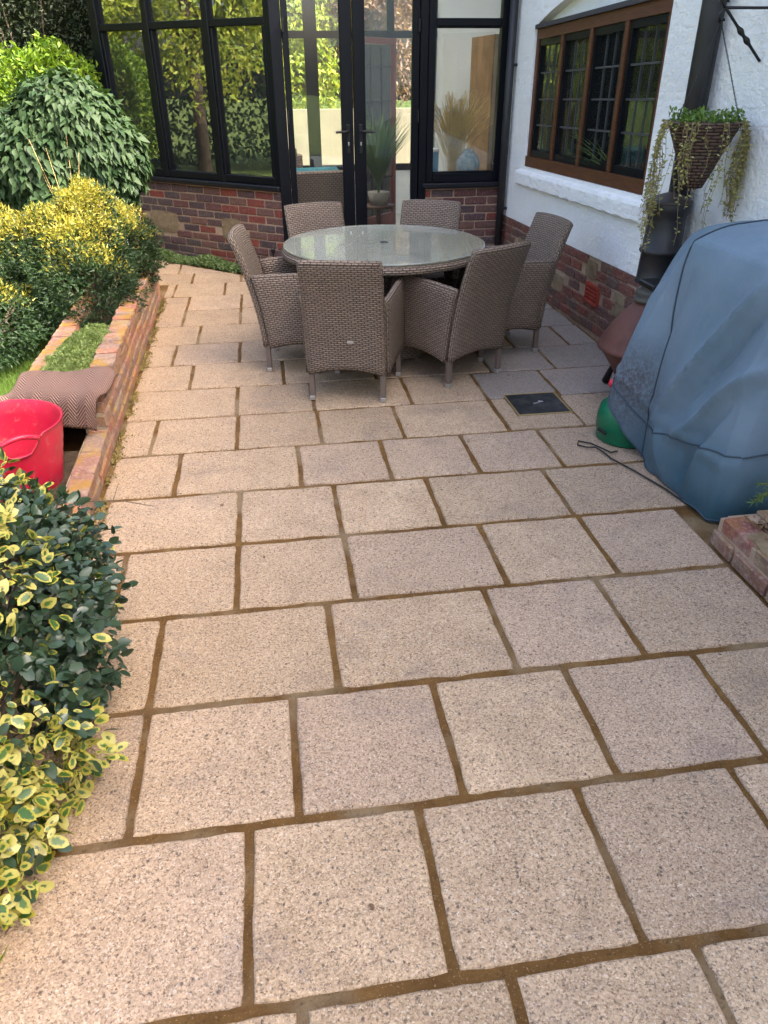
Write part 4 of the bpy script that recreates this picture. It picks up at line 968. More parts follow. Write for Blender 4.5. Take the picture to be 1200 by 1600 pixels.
for k in range(len(bd)):
    (j0, i0), (j1, i1) = bd[k], bd[(k + 1) % len(bd)]; a, b = j0 * (nu + 1) + i0, j1 * (nu + 1) + i1; Fc.append((a, b, b + N1, a + N1)); uvs += [(0, 0), (.02, 0), (.02, .01), (0, .01)]
mobj('mat', V, Fc, M['mat'], dm, True, uvs)
# red tub
tub = empty('tub', (-1.245, 3.20, 0), R(12), label='bright red flexible plastic garden tub with looped handles at the left edge', cat='tub')
t = NT('red_plastic'); M['red'] = t.bsdf(t.mix(t.ramp(t.noise(t.obj(), 34, 6, .75), [(.56, 0.), (.68, .55)]), t.mix(t.ramp(t.noise(t.obj(), 7, 5), [(.4, 0.), (.7, .8)]), (.48, .008, .04), (.33, .014, .03)), (.40, .16, .13)), .38, None, .5, 0, **{'Subsurface Weight': .15, 'Subsurface Radius': (.05, .01, .01), 'Subsurface Scale': .3})
seg = 72
def tubring(r, z, dip=True):
    o_ = []
    for k in range(seg):
        a = 2 * math.pi * k / seg; d = 0
        for ha in (math.pi * 1.62, math.pi * .62):
            da = (a - ha + math.pi) % (2 * math.pi) - math.pi
            if dip: d += -.075 * math.exp(-(da / .30) ** 4)
        o_.append((r * 1.04 * math.cos(a), r * math.sin(a), z + d))
    return o_
prof = [(.185, 0, 0), (.19, .01, 0), (.205, .1, 0)] + [(.205 + .045 * k / 10 + (.0022 if k % 2 else 0), .1 + .022 * k, 0) for k in range(1, 11)] + [(.258, .36, .4), (.262, .395, 1), (.266, .40, 1), (.260, .402, 1), (.254, .395, 1), (.245, .33, .3), (.2, .05, 0), (.18, .012, 0)]
V = []; 
for (r, z, dp_) in prof:
    ring = tubring(r, z, False); dr = tubring(r, z, True); V += [tuple(a_[q] + (b_[q] - a_[q]) * dp_ for q in range(3)) for a_, b_ in zip(ring, dr)]
Fc = [(i * seg + k, i * seg + (k + 1) % seg, (i + 1) * seg + (k + 1) % seg, (i + 1) * seg + k) for i in range(len(prof) - 1) for k in range(seg)]
Fc += [tuple(range(seg - 1, -1, -1)), tuple((len(prof) - 1) * seg + k for k in range(seg))]
mobj('bucket', V, Fc, M['red'], tub, True)
for ha in (math.pi * 1.62, math.pi * .62):
    pts = []
    for k in range(13):
        a = ha - .33 + .66 * k / 12; pts.append((.266 * 1.04 * math.cos(a), .266 * math.sin(a), .385 + .028 * math.sin(math.pi * k / 12)))
    MB().tube(pts, .011, 8).build('handle', M['red'], tub, True)

# ================================================================== plants on the left
def shrub(name, label, lobes, n, size, kind, w, mat, seed, parts=0, rmin=.75, noise=.1, droop=.0, up=.3, trunk=True, mat2=None, sel=None, zmin=.02, fold=.25, curl=.2, cat='shrub', jit=.45, smooth=False, outd=.6):
    base = (lobes[0][0], lobes[0][1], 0); root = empty(name, (0, 0, 0), label=label, cat=cat)
    P, Nr = shell(lobes, n, rmin, noise, seed, zmin=zmin); m = len(P)
    nn = nrmz(Nr * .8 + np.array([0, 0, up]) + rand3(m, jit)); dd = nrmz(Nr * outd + np.array([0, 0, -droop]) + rand3(m, .55)); sz = size * (.5 + .85 * rng.random(m))
    mats = [(np.ones(m, bool), mat)]
    if mat2 is not None: q = sel(P, Nr, rng.random(m)); mats = [(~q, mat), (q, mat2)]
    if parts:
        # nearest leaves as parts, one budget over both materials
        near, rest = split_leaves(P, parts); isn = np.zeros(m, bool); isn[near] = True
    else: isn = np.zeros(m, bool)
    for q, mt in mats:
        a = q & isn
        if a.any(): leaf_parts(P[a], nn[a], dd[a], sz[a], kind, w, mt, root, 'leaf', fold, curl)
        b = q & ~isn
        if b.any(): o = leaf_cloud('foliage', P[b], nn[b], dd[b], sz[b], kind, w, mt, root, fold, curl, smooth); o['kind'] = 'stuff'
    if trunk:
        mb = MB(); r = random.Random(seed)
        for l in lobes:
            for k in range(7):
                a = r.random() * 6.28; e = (l[0] + math.cos(a) * l[3] * .7, l[1] + math.sin(a) * l[4] * .7, l[2] + l[5] * r.uniform(-.3, .7)); b0 = (l[0] + r.uniform(-.05, .05), l[1] + r.uniform(-.05, .05), -.05)
                mid = ((b0[0] * .6 + e[0] * .4), (b0[1] * .6 + e[1] * .4), max(.1, e[2] * .5)); mb.tube([b0, mid, e], [.018, .012, .004], 6)
        mb.build('branches', M['bark'], root, True)
    return root
# golden conifer mounds
def gold_sel(P, N, r): return (N[:, 2] * .9 + (P[:, 2] - .55) * .8 - .45 * np.maximum(0, -N[:, 1]) * (P[:, 2] < .75) + (r - .5) * .8 + .25 * np.sin(P[:, 0] * 9) * np.sin(P[:, 1] * 8)) > .66
shrub('golden_shrub', 'rounded golden tipped conifer shrub overhanging the far end of the planter wall', [(-1.40, 5.85, .46, .44, .60, .46), (-1.18, 6.25, .52, .32, .42, .36), (-1.26, 5.45, .38, .32, .36, .34), (-1.30, 5.98, .76, .22, .28, .28), (-1.62, 5.75, .66, .22, .26, .24)], 62000, .028, 'tri', .42, M['conifer'], 11, rmin=.62, noise=.16, up=.2, mat2=M['gold'], sel=gold_sel, jit=.8, outd=1.0)
shrub('golden_shrub', 'spreading golden conifer shrub at the left edge beneath the leafy bush', [(-2.05, 5.75, .50, .50, .60, .42), (-2.5, 5.5, .45, .5, .6, .4), (-1.95, 5.15, .30, .42, .5, .30)], 46000, .030, 'tri', .42, M['conifer'], 12, rmin=.62, noise=.16, up=.2, mat2=M['gold'], sel=gold_sel, jit=.8, outd=1.0)
# broad-leaved bush
shrub('leafy_shrub', 'large rounded green broad leaved bush in front of the conservatory bay', [(-1.52, 6.95, 1.22, .52, .44, .45), (-1.78, 6.85, 1.10, .48, .42, .38), (-1.24, 6.90, 1.12, .30, .30, .34), (-1.5, 6.85, 1.42, .36, .34, .30), (-1.55, 6.7, .80, .42, .3, .28)], 11500, .078, 'point', .55, M['leafy'], 13, parts=290, rmin=.82, noise=.07, droop=1.1, up=.55, fold=.16, curl=.3, jit=.3)
shrub('lime_shrub', 'bright lime green shrub behind the leafy bush by the dark hedge', [(-2.2, 8.9, 1.50, .36, .35, .42), (-1.98, 9.0, 1.66, .22, .25, .34), (-2.55, 8.85, 1.25, .36, .35, .42), (-1.75, 8.95, 1.55, .18, .2, .28)], 7000, .062, 'dia', .5, M['lime'], 14, rmin=.7, noise=.18, up=.3, jit=.6)
shrub('garden_hedge', 'tall dark clipped yew hedge behind the shrubs at the top left', [(-4.6, 10.2, 2.0, 2.6, .6, 3.2), (-2.4, 10.0, 2.1, 1.0, .4, 3.1)], 150000, .055, 'dia', .38, M['yew'], 15, rmin=.9, noise=.03, up=.2, jit=.7, cat='hedge')
hc = [c_ for c_ in bpy.data.objects if c_.name == 'garden_hedge'][0]
MB().box((-3.9, 10.35, 2.0), (4.6, .5, 4.3)).build('core', plain('hedge_core', (.010, .013, .007), 1., .0, 0, 8, .6, .3), hc)
# low greenery left of the bush and dry stalks
shrub('perennial_clump', 'pale yellow green perennial clump at the left edge below the leafy bush', [(-2.15, 6.9, .45, .45, .35, .42)], 2600, .07, 'dia', .35, M['bright'], 16, rmin=.5, noise=.2, up=.3, trunk=False, cat='plant')
ds = empty('dry_stalks', (-1.52, 6.55, .0), label='dry straw coloured grass stalks in front of the leafy bush', cat='dry grass')
mb = MB()
for i in range(9):
    a = rng.random() * 6.28; l = .95 + .35 * rng.random(); sp = .05 + .18 * rng.random(); mb.tube([(0, 0, .2), (math.cos(a) * sp * .5, math.sin(a) * sp * .5, .2 + l * .5), (math.cos(a) * sp * 1.3, math.sin(a) * sp, .1 + l)], [.003, .0025, .001], 4)
mb.build('stalks', M['straw'], ds)
# bed + lawn + weeds
bed = MB().add([(-6, 3.9, -.02), (-1.28, 3.9, -.02), (-1.38, 7.0, -.02), (-1.3, 8.45, -.02), (-.47, 7.72, -.02), (-.2, 7.48, -.02), (.12, 7.48, -.02), (.2, 7.75, -.02), (-1.6, 9.4, -.02), (-6, 11, -.02)], [tuple(range(10))]).build('planting_bed', M['soil']); tag(bed, kind='structure')
lawn = MB().add([(-8, .5, -.03), (-1.3, .5, -.03), (-1.3, 5.2, -.012), (-1.9, 6.4, -.012), (-8, 7.2, -.012)], [(0, 1, 2, 3, 4)]).build('lawn', M['ground']); tag(lawn, kind='structure')
n = 26000; P = np.stack([-1.36 - rng.random(n) * 1.5, 3.6 + rng.random(n) * 2.6, np.full(n, -.015)], 1); q = (P[:, 0] < -1.42 - .12 * np.sin(P[:, 1] * 5)); P = P[q]
o = leaf_cloud('grass', P, nrmz(rand3(len(P)) * np.array([1, 1, .2])), nrmz(rand3(len(P), .35) + np.array([0, 0, 1])), .05, 'tri', .08, M['grass']); tag(o, kind='stuff')
def weed_pts(n):
    s = rng.random(n) * 1.62 + .02; d = rng.random(n) * .23; x = -.12 + CL[0] * s + .05 - (-CN[0]) * 0; 
    bx, by = CO[0] + CL[0] * s, CO[1] + CL[1] * s; off = .05 + d; keepz = .07 * np.sin(np.pi * np.clip(d / .26, 0, 1)) * (.7 + .5 * np.sin(s * 9)) + .01
    return np.stack([bx + CN[0] * off, by + CN[1] * off, keepz * rng.random(n) + .0], 1)
wd = empty('ground_cover', (0, 0, 0), label='strip of low green creeping plants along the foot of the bay wall', cat='plant'); wf = mat_plant('foliage', weed_pts, 9000, .026, M['weed']); wf.parent = wd; wf['kind'] = 'stuff'
sk = empty('garden_stake', (.03, 7.5, 0), label='thin black metal stake in front of the bay wall corner', cat='stake')
MB().tube([(0, 0, -.03), (0, 0, .21)], .006, 8).build('rod', M['iron'], sk); MB().box((0, 0, .225), (.035, .03, .05), .3, .008).build('head', M['iron'], sk)
for i, (x, y) in enumerate([(-1.40, 4.35), (-1.5, 4.7)]):
    cl_ = empty('weed_plant', (x, y, 0), label=['small dock like weed at the lawn edge next to the doormat', 'small broad leaved weed in the grass behind the stonecrop'][i], cat='weed'); m_ = 14
    a = rng.random(m_) * 6.28; dd = np.stack([np.cos(a), np.sin(a), np.full(m_, .5)], 1); leaf_parts(np.zeros((m_, 3)) + dd * .01, nrmz(np.array([0, 0, 1.]) + dd * -.4), nrmz(dd), .09 + rng.random(m_) * .04, 'oval', .5, M['weed'], cl_)

# ================================================================== euonymus bush, front left
def euo_sel(P, N, r):
    top = (P[:, 2] > .56 + .1 * np.sin(P[:, 1] * 7)); low = (P[:, 1] < 1.55 + .12 * np.sin(P[:, 2] * 14)) & (P[:, 2] < .50)
    return (top & (r < .8)) | (low & (r < .85)) | (r < .05)
shrub('euonymus_shrub', 'euonymus bush with dark green leaves and yellow edged variegated shoots, bottom left', [(-1.04, 1.88, .30, .47, .52, .40), (-1.06, 2.12, .30, .42, .42, .34), (-.95, 1.58, .22, .38, .42, .30), (-.98, 1.26, .12, .33, .28, .22), (-1.12, 1.85, .50, .40, .40, .24), (-.93, .98, .03, .20, .14, .12)], 12500, .040, 'oval', .60, M['euo'], 21, parts=295, rmin=.76, noise=.14, droop=.1, up=.55, mat2=M['euo_var'], sel=euo_sel, fold=.12, curl=.12, jit=.38, zmin=.01, smooth=True)

# ================================================================== right side objects
# chiminea
ch = empty('chiminea', (2.08, 3.88, 0), label='rusty brown cast iron chiminea with black flue half hidden behind the covered barbecue', cat='chiminea')
t = NT('rusty_iron'); M['rust'] = t.bsdf(t.mix(t.ramp(t.noise(t.obj(), 8, 6, .7), [(.35, 0.), (.7, 1.)]), (.085, .035, .028), (.16, .065, .045)), .6, t.bump(t.noise(t.obj(), 90, 4), .3, .003), .4, .2)
MB().lathe([(0, .08), (.09, .08), (.12, .13), (.16, .21), (.215, .29), (.242, .325), (.258, .335), (.262, .348), (.250, .36), (.232, .40), (.20, .46), (.15, .53), (.095, .585), (.075, .61)], seg=48).build('bowl', M['rust'], ch, True)
MB().lathe([(.075, .60), (.10, .605), (.103, .62), (.085, .63), (.095, .645), (.092, .665), (.07, .672), (.07, .72)], seg=32).build('neck', plain('grey_iron', (.09, .085, .07), .6, .4, .2, 60, .3), ch, True)
MB().lathe([(.07, .70), (.112, .71), (.112, .72), (.105, .73), (.101, .86), (.110, .865), (.114, .875), (.110, .888), (.100, .893), (.097, 1.03), (.098, 1.05), (.112, 1.075), (.115, 1.10), (.113, 1.115)], seg=40).build('flue', M['pipe'], ch, True)
MB().lathe([(.114, 1.113), (.118, 1.118), (.116, 1.125), (.06, 1.15), (.01, 1.165), (0, 1.166)], seg=40).build('cap', plain('cap_brown', (.035, .028, .024), .5), ch, True)
MB().tube([(0, 0, 1.16), (0, 0, 1.185), (.012, 0, 1.20), (.022, 0, 1.19)], .011, 8).build('knob', M['iron'], ch, True)
for a in (R(217), R(337), R(97)):
    MB().tube([(.14 * math.cos(a), .14 * math.sin(a), .22), (.22 * math.cos(a), .22 * math.sin(a), .21), (.285 * math.cos(a), .285 * math.sin(a), .12), (.335 * math.cos(a), .335 * math.sin(a), .014)], [.02, .019, .017, .024], 10).build('leg', M['iron'], ch, True)
# gas bottle
gb = empty('gas_bottle', (1.822, 3.43, 0), label='green gas bottle standing under the hem of the barbecue cover', cat='gas bottle')
green = plain('green_enamel', (.0, .11, .05), .35, .5, 0, 30, .05, .1)
MB().lathe([(0, .02), (.14, .02), (.15, .0), (.155, .01), (.155, .055), (.162, .065), (.162, .13), (.15, .18), (.11, .215), (.05, .23), (0, .235)], seg=48).build('body', green, gb, True)
MB().box((-.157, -.04, .062), (.012, .07, .018), R(12), .004).build('foot_slot', M['iron'], gb)
MB().tube([(0, 0, .22), (0, 0, .28)], .02, 10).tube([(0, 0, .27), (-.03, .08, .28), (-.045, .14, .26)], .007, 8).build('valve', M['iron'], gb, True); MB().lathe([(0, .235), (.017, .235), (.021, .25), (.017, .27), (0, .273)], (-.045, .150, 0), 16).build('regulator', plain('red_knob', (.65, .02, .05), .4), gb, True)
# barbecue under cover
bq = empty('covered_barbecue', (0, 0, 0), label='barbecue under a faded blue weatherproof cover with seams and folds on the right', cat='barbecue cover')
STN = [(2.50, 1.875, .015, 1.93, 1.03, 1.09), (2.54, 1.812, .006, 1.875, 1.05, 1.10), (2.70, 1.79, .004, 1.865, 1.06, 1.115), (2.90, 1.772, .004, 1.86, 1.065, 1.125), (3.10, 1.785, .003, 1.842, 1.065, 1.13), (3.18, 1.798, .004, 1.835, 1.058, 1.125),
       (3.27, 1.71, .10, 1.852, .985, 1.11), (3.36, 1.690, .19, 1.868, .895, 1.09), (3.46, 1.715, .22, 1.875, .825, 1.06), (3.56, 1.78, .22, 1.90, .76, 1.02), (3.62, 1.83, .20, 1.96, .72, .96), (3.64, 2.0, .18, 2.06, .70, .90)]
def stn(y):
    for a, b in zip(STN, STN[1:]):
        if a[0] <= y <= b[0]:
            t_ = (y - a[0]) / (b[0] - a[0]); return [a[k] + (b[k] - a[k]) * t_ for k in range(6)]
    return list(STN[-1] if y > STN[-1][0] else STN[0])
def cover(y, v):
    """v 0 front hem, .62 front top edge, 1 back at wall"""
    _, xb, zb, xt, zt, zc = stn(y); XB = 2.30
    if v < .62:
        t_ = v / .62; z = zb + (zt - zb) * t_; x = xb + (xt - xb) * t_ ** 1.2
        x -= .035 * math.sin(math.pi * t_) * math.exp(-((y - 2.9) / .6) ** 2) * .4
        if t_ > .86: q = (t_ - .86) / .14; x += .018 * q * q
        fold = (.010 * math.sin(y * 15 + t_ * 2.2) + .005 * math.sin(y * 37 + 2 + t_ * 5)) * (1 - t_) ** .7
        def ridge(y0, t0, sl, w, amp, ta, tb):
            d = (y - y0) + (t_ - t0) * sl; env = max(0, math.sin(math.pi * min(1, max(0, (t_ - ta) / (tb - ta))))) ** .6
            q = abs(d) / w; return amp * math.exp(-q * 1.3) * env * (1 if d > 0 else .9)
        x -= ridge(3.06, .26, .62, .035, .066, .20, .98) + ridge(2.86, .26, .85, .05, .066, .18, .9) + ridge(3.36, .40, .22, .035, .030, .05, .95) + ridge(2.66, .30, .45, .045, .040, .0, .8)
        x += ridge(2.97, .26, .66, .06, .052, .20, .95) + ridge(3.27, .3, .3, .04, .022, .1, .9) + ridge(2.75, .2, .6, .07, .045, .05, .85)
        x -= ridge(2.98, .10, -.5, .05, .025, 0, .30) - ridge(2.80, .12, -.4, .05, .022, 0, .28)
        x -= fold if t_ < .98 else 0
        x = x - .012 * math.exp(-((t_ - .26 - .0) / .03) ** 2)
        return Vector((x, y, z + .006 * math.sin(y * 22)))
    t_ = (v - .62) / .38; x = xt + .018 + (XB - xt - .018) * t_; z = zt + (zc - zt) * math.sin(min(1, t_ * 2.2) * math.pi / 2) - .02 * math.sin(t_ * 6 + y * 4) * t_
    z += .008 * math.sin(y * 14 + t_ * 5) * t_; return Vector((x, y, z))
ny, nv = 130, 90; V = []
for j in range(ny + 1):
    y = 2.50 + (3.64 - 2.50) * j / ny
    for i in range(nv + 1): V.append(cover(y, i / nv))
Fc = [(j * (nv + 1) + i, (j + 1) * (nv + 1) + i, (j + 1) * (nv + 1) + i + 1, j * (nv + 1) + i + 1) for j in range(ny) for i in range(nv)]
# end faces (near and far)
for (jj, rev) in ((0, False), (ny, True)):
    b = len(V); row = [V[jj * (nv + 1) + i] for i in range(nv + 1)]; K = 6
    for k in range(1, K + 1):
        for i, p in enumerate(row):
            q = k / K; V.append(Vector((p.x + (2.30 - p.x) * q, p.y, (p.z * (1 - q) + q * (row[0].z + (row[-1].z - row[0].z) * (i / nv))))))
    for k in range(K):
        for i in range(nv):
            a0 = (jj * (nv + 1) + i) if k == 0 else b + (k - 1) * (nv + 1) + i; a1 = a0 + 1; b0 = b + k * (nv + 1) + i; b1 = b0 + 1
            Fc.append((a0, a1, b1, b0) if not rev else (a0, b0, b1, a1))
t = NT('faded_blue_cloth'); p = t.obj(); sep = t.n('ShaderNodeSeparateXYZ', ins={0: p}).outputs
c = t.mix(t.ramp(t.noise(p, 3.2, 5, .6), [(.35, 0.), (.7, 1.)]), (.115, .18, .235), (.155, .23, .295))
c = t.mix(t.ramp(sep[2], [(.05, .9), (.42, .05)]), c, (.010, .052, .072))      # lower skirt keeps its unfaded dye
c = t.mix(t.ramp(t.noise(p, 1.5, 3), [(.4, 0.), (.7, .35)]), c, (.21, .24, .30))
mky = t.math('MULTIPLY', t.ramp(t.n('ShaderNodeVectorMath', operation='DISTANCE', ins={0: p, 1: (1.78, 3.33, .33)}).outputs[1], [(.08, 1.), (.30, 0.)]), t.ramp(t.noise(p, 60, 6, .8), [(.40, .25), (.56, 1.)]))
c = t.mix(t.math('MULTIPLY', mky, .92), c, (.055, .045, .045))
M['cover'] = t.bsdf(c, .78, t.bump(t.math('ADD', t.math('MULTIPLY', t.noise(p, 400, 2), .25), t.math('ADD', t.math('MULTIPLY', t.noise(t.n('ShaderNodeMapping', ins={0: p, 2: (0, R(20), R(25)), 3: (6, 16, 5)}).outputs[0], 1.4, 5, .6, .8), 1.6), t.math('MULTIPLY', t.noise(p, 24, 4), .5))), .4, .008), .3, 0, **{'Sheen Weight': .05})
cv = mobj('cover', V, Fc, M['cover'], bq, True)
def seamline(pts, r=.0035): return MB().tube([tuple(p) for p in pts], r, 6).build('seam', plain('seam_cord', (.03, .05, .07), .7) if 'seam_cord' not in bpy.data.materials else bpy.data.materials['seam_cord'], bq, True)
seamline([cover(3.18, v / 40) + Vector((-.003, 0, .001)) for v in range(0, 26)] + [cover(3.18 + .0 * v, .63 + v * .03) + Vector((0, 0, .003)) for v in range(0, 12)])
def hemv(y): return .62 * (.165 + .10 * max(0, (3.18 - y)) * 2.2 if y < 3.18 else .165 - .0 * y)
seamline([cover(y_, hemv(y_)) + Vector((-.004, 0, 0)) for y_ in np.linspace(2.505, 3.6, 220)], .0035)
seamline([Vector((x_, 2.494, cover(2.505, hemv(2.505)).z + .012 * math.sin((x_ - 1.86) * 9))) for x_ in np.linspace(1.862, 2.29, 30)], .0035)
seamline([cover(y_, .004) + Vector((-.002, 0, .002)) for y_ in np.linspace(2.505, 3.62, 60)], .004)
MB().box((1.93, 3.56, .775), (.14, .16, .03), 0, .006).build('side_shelf', M['iron'], bq)
cd = empty('draw_cord', (0, 0, .004), label='thin black draw cord looped on the slabs in front of the barbecue cover', cat='cord')
MB().tube([(1.80, 2.62, .006), (1.755, 2.83, .006), (1.69, 3.03, .006), (1.635, 3.17, .006), (1.62, 3.25, .008), (1.60, 3.30, .012), (1.56, 3.315, .008), (1.525, 3.35, .006), (1.545, 3.40, .006), (1.60, 3.36, .006), (1.63, 3.28, .012), (1.66, 3.24, .006), (1.70, 3.25, .006)], .0042, 6).build('cord', M['iron'], cd, True)

# right-hand planter
rp = empty('brick_planter', (0, 0, 0), label='low brick edged planter in the lower right corner beside the barbecue cover', cat='planter')
RP = (1.728, 2.385)
mo = MB().box((1.728 + .062, 1.5, .045), (.095, 1.74, .165)).box((2.05, 2.335, .045), (.54, .09, .163)).build('mortar', M['mortar_old'], rp)
for c_ in range(2):
    s = -.06 if c_ == 0 else -.20
    while s < 1.7:
        a, b = max(s, 0), s + .22
        if b - a > .05: brick(rp, 'brick_edge', round(b - a - .006, 2), .105, .068, (1.728 + .05 + (.014 if c_ else 0) + random.uniform(-.003, .003), 2.39 - (a + b) / 2, .034 + .073 * c_), R(90) + random.uniform(-.02, .02), (random.uniform(-.03, .03), 0))
        s += .232
    for k in range(2): brick(rp, 'brick_edge', .21, .10, .066, (1.95 + .225 * k + .06 * c_, 2.335, .034 + .073 * c_), 0)
rock('rubble_stone', rp, (1.80, 2.10, .105), (.10, .24, .085), M['stone'], 77, 3)
ps = MB().add([(1.83, .6, .13), (2.6, .6, .13), (2.6, 2.30, .13), (1.83, 2.30, .13)], [(0, 1, 2, 3)]).build('planter_soil', M['soil']); tag(ps, kind='structure')
n = 1500; P = np.stack([1.80 + rng.random(n) * .5, 1.6 + rng.random(n) * .72, .14 + rng.random(n) * .02], 1)
M['litter'] = foliage('leaf_litter', [(.16, .09, .05), (.24, .14, .07), (.10, .06, .04)], .9, .05)
o = leaf_cloud('leaf_litter', P, nrmz(np.array([0, 0, 1.]) + rand3(n, .4)), rand3(n), .022, 'dia', .5, M['litter']); tag(o, kind='stuff')
def sprig(root, p0, p1, n, size, mat):
    p0, p1 = np.array(p0), np.array(p1); s = rng.random(n); ax = nrmz(p1 - p0); P = p0 + (p1 - p0) * s[:, None] + np.array([0, 0, -.02]) * (s[:, None] - .5) ** 2
    d = nrmz(ax * .8 + rand3(n, .6)); leaf_cloud('needles', P, nrmz(rand3(n)), d, size, 'tri', .12, mat, root)['kind'] = 'stuff'; MB().tube([p0, p1], [.003, .0015], 5).build('twig', M['stem'], root)
jr = empty('juniper_sprig', (0, 0, 0), label='green needle sprig reaching in at the right edge above the low brick planter', cat='plant')
sprig(jr, (2.02, 2.42, .24), (1.86, 2.36, .20), 130, .035, M['bright']); sprig(jr, (2.06, 2.40, .23), (1.90, 2.40, .26), 90, .03, M['bright'])
jr = empty('juniper_sprig', (0, 0, 0), label='short green needle sprig at the right edge in front of the blue cover', cat='plant')
sprig(jr, (1.93, 2.46, .84), (1.845, 2.44, .865), 110, .032, M['bright']); MB().tube([(1.93, 2.46, .84), (2.0, 2.35, .5), (2.05, 2.25, .13)], .004, 6).build('stem', M['stem'], jr)

# ================================================================== hanging basket and bracket
hb = empty('wall_bracket', (0, 0, 0), label='black wrought iron bracket with twisted stay high on the white wall', cat='bracket')
mb = MB().tube([(2.318, 3.72, 1.945), (2.09, 3.72, 1.945)], .006, 8)
mb.tube([(2.095, 3.72, 1.945), (2.068, 3.72, 1.975), (2.085, 3.72, 1.998), (2.105, 3.72, 1.985), (2.10, 3.72, 1.965)], .007, 8); mb.tube([(2.095, 3.72, 1.945), (2.07, 3.72, 1.92), (2.078, 3.72, 1.893), (2.10, 3.72, 1.90)], .007, 8)
mb.build('arm', M['iron'], hb, True)
pts = []; rr = []
for k in range(41):
    u = k / 40; pts.append((2.10 + .215 * u, 3.72, 1.94 - .20 * u)); rr.append(.0065 + .0075 * (math.exp(-((u - .42) / .055) ** 2) + math.exp(-((u - .60) / .055) ** 2)))
MB().tube(pts, rr, 8).build('stay', M['iron'], hb, True)
bk = empty('hanging_basket', (2.10, 3.72, 0), label='brown wicker cone hanging basket with trailing stems in front of the drainpipe', cat='hanging basket')
ring_uv_mesh('cone', [(.0, 1.20), (.045, 1.205), (.07, 1.26), (.10, 1.335), (.132, 1.41), (.162, 1.475), (.172, 1.49), (.168, 1.50), (.145, 1.48), (0, 1.465)], 40, M['basket'], bk)
for k, a in enumerate((R(190), R(310), R(70))):
    p0 = Vector((.165 * math.cos(a), .165 * math.sin(a), 1.49)); p1 = Vector((-.015, 0, 1.895)); mb = MB(); n_ = 34
    for i in range(n_):
        c0 = p0.lerp(p1, i / n_); c1 = p0.lerp(p1, (i + .95) / n_); d = (c1 - c0); s_ = d.cross(Vector((0, 0, 1)) if i % 2 else Vector((1, .3, 0))).normalized() * .0045
        mb.tube([c0, c0 + d * .5 + s_, c1], .002, 4).tube([c0, c0 + d * .5 - s_, c1], .002, 4)
    mb.build('chain', M['iron'], bk)
# plant on the basket
n = 420; a = rng.random(n) * 6.28; r_ = .175 * rng.random(n) ** .5; P = np.stack([r_ * np.cos(a), r_ * np.sin(a), 1.49 + rng.random(n) * .035 + .02 * np.sin(a * 5)], 1)
tpl = empty('trailing_plant', (2.10, 3.72, 0), label='trailing variegated plant spilling in long pale strands from the wicker basket', cat='plant')
leaf_cloud('foliage', P, nrmz(np.array([0, 0, 1.]) + rand3(n, .5)), nrmz(rand3(n) + np.array([0, 0, .4])), .028, 'dia', .5, M['bright'], tpl)['kind'] = 'stuff'
mb = MB(); LP = []; LD = []
def strand(a, l, curl_, rad=.172):
    d = Vector((math.cos(a), math.sin(a), 0)); pts = [d * (rad - .03) + Vector((0, 0, 1.495)), d * (rad + .012) + Vector((0, 0, 1.50))]; x = d * (rad + .03); w = rng.normal() * .02
    for k in range(1, 9):
        t_ = k / 8; pts.append(x + Vector((w * t_ + .012 * math.sin(k + a * 5), rng.normal() * .004 + curl_ * t_, 1.49 - l * t_)))
    mb.tube(pts, .0013, 3, False); m_ = int(l * 75)
    for k in range(m_):
        s = rng.random() * (len(pts) - 2) + 1; i = min(int(s), len(pts) - 2); LP.append(pts[i].lerp(pts[i + 1], s - i)); LD.append((rng.normal(), rng.normal(), rng.normal() * .5))
for i in range(22): strand(R(165 + rng.normal() * 16), .30 + .30 * rng.random(), 0)
for i in range(34): strand(R(-12 + rng.normal() * 22), .22 + .22 * rng.random(), 0)
for i in range(22): strand(R(rng.uniform(195, 335)), .18 + .40 * rng.random() ** 2, 0)
mb.build('strands', M['stem'], tpl); tpl.children[-1]['kind'] = 'stuff'
leaf_cloud('strand_leaves', np.array([tuple(p) for p in LP]), nrmz(rand3(len(LP))), nrmz(np.array(LD)), .014 + .008 * rng.random(len(LP)), 'dia', .5, M['trail'], tpl)['kind'] = 'stuff'

# ================================================================== garden beyond (seen through and mirrored in the glass)
def tree(loc, h, r, label, mat, seed, n=15000, size=.10):
    x, y = loc; rr = random.Random(seed); lobes = [(x + rr.uniform(-.5, .5) * r, y + rr.uniform(-.5, .5) * r, h * rr.uniform(.45, .8), r * rr.uniform(.4, .65), r * rr.uniform(.4, .65), r * rr.uniform(.4, .6)) for _ in range(6)]
    root = empty('tree', (0, 0, 0), label=label, cat='tree'); P, Nr = shell(lobes, n, .6, .2, seed); m = len(P)
    leaf_cloud('crown', P, nrmz(Nr + rand3(m, .6) + np.array([0, 0, .4])), nrmz(rand3(m)), size * (.6 + .8 * rng.random(m)), 'dia', .5, mat, root)
    mb = MB().tube([(x, y, -.12), (x + .05, y, h * .3), (x, y + .05, h * .6)], [.14, .11, .07], 10)
    for l in lobes: mb.tube([(x, y, h * .35), ((x + l[0]) / 2, (y + l[1]) / 2, h * .5), l[:3]], [.06, .045, .02], 7)
    mb.build('trunk', M['bark'], root, True); return root
tree((-7.0, 7.6), 5.0, 2.2, 'yellow green garden tree mirrored in the left bay windows', M['tree'], 31)
tree((-8.2, 5.2), 5.6, 2.4, 'broad light green tree on the far side of the lawn', M['tree'], 32)
tree((-6.4, 10.2), 4.6, 2.0, 'small yellowing tree at the end of the dark hedge', M['tree'], 33)
tree((-10.5, 9.5), 6.5, 2.8, 'tall light green tree behind the other lawn trees', M['tree'], 34)
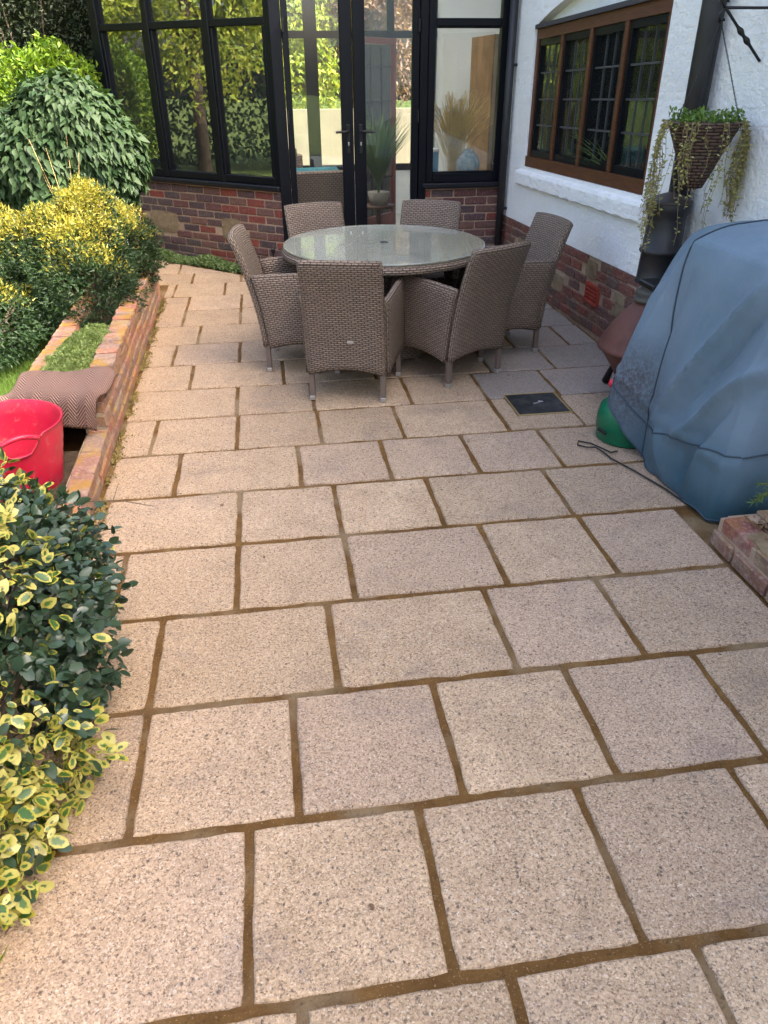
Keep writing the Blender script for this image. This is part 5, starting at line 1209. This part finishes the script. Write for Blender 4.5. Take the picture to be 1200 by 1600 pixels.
tree((.2, 14.2), 3.4, 1.5, 'lime green tree seen through the left glass door', M['tree'], 35)
tree((-1.8, 14.8), 4.2, 1.9, 'light green tree beyond the conservatory seen through the bay', M['tree'], 36)
tree((1.6, 15.4), 4.4, 1.6, 'copper leaved tree beyond the conservatory', M['copper'], 37)
tree((-4.0, -7.5), 5.5, 2.4, 'green tree behind the viewer at the end of the garden', M['tree'], 38)
shrub('boundary_hedge', 'long green hedge across the far left side of the lawn', [(-10.5, 3.5, .9, 1.0, 7.5, 1.3)], 16000, .14, 'dia', .5, M['leafy'], 39, rmin=.9, noise=.04, cat='hedge', trunk=False)
gw = MB().box((4.0, 13.2, .55), (7.6, .2, 1.3)).build('garden_wall', plain('cream_render', (.36, .31, .24), .9, .2, 0, 9, .3, .15)); tag(gw, 'pale rendered garden wall beyond the conservatory', 'wall')
tr_ = MB().add([(-3, 11.0, -.05), (6, 11.0, -.05), (6, 13.1, -.05), (-3, 13.1, -.05)], [(0, 1, 2, 3)]).build('terrace', plain('pale_terrace', (.50, .44, .36), .85, .2, 0, 14, .3, .15)); tag(tr_, kind='structure')
# litter on the slabs
for i, (x, y, a) in enumerate([(-.12, 2.55, .4), (-.30, 3.02, 2.0), (1.48, 4.43, 1.0), (.12, 1.02, .5), (.98, 3.5, 2.2)]):
    lf = empty('fallen_leaf', (x, y, .004), a, label=['tiny dry leaf on the slab beside the euonymus', 'small curled leaf on a warm tinted slab near the planter wall', 'brown leaf fragment on the smooth slab by the right hand chairs', 'thin dry needle on the nearest slabs', 'dark leaf scrap on the slab between the chairs and the cord'][i], cat='leaf')
    P_, fc_, UV_ = leaf_verts('oval', .5, .3, .4); o = mobj('blade', [tuple(q * .022) for q in P_], fc_, M['litter'], lf)
# overhanging dry twig of the euonymus
tw = empty('dry_twig', (0, 0, 0), label='thin dry twig reaching from the euonymus over the paving', cat='twig')
MB().tube([(-.78, 2.42, .40), (-.62, 2.48, .36), (-.50, 2.47, .33)], [.0025, .002, .0012], 5).tube([(-.64, 2.47, .365), (-.615, 2.50, .42)], [.0018, .001], 4).build('twig', M['bark'], tw)

sc = scene; sc.render.engine = 'CYCLES'; sc.cycles.max_bounces = 8; sc.cycles.transparent_max_bounces = 12; sc.cycles.glossy_bounces = 4; sc.cycles.diffuse_bounces = 4
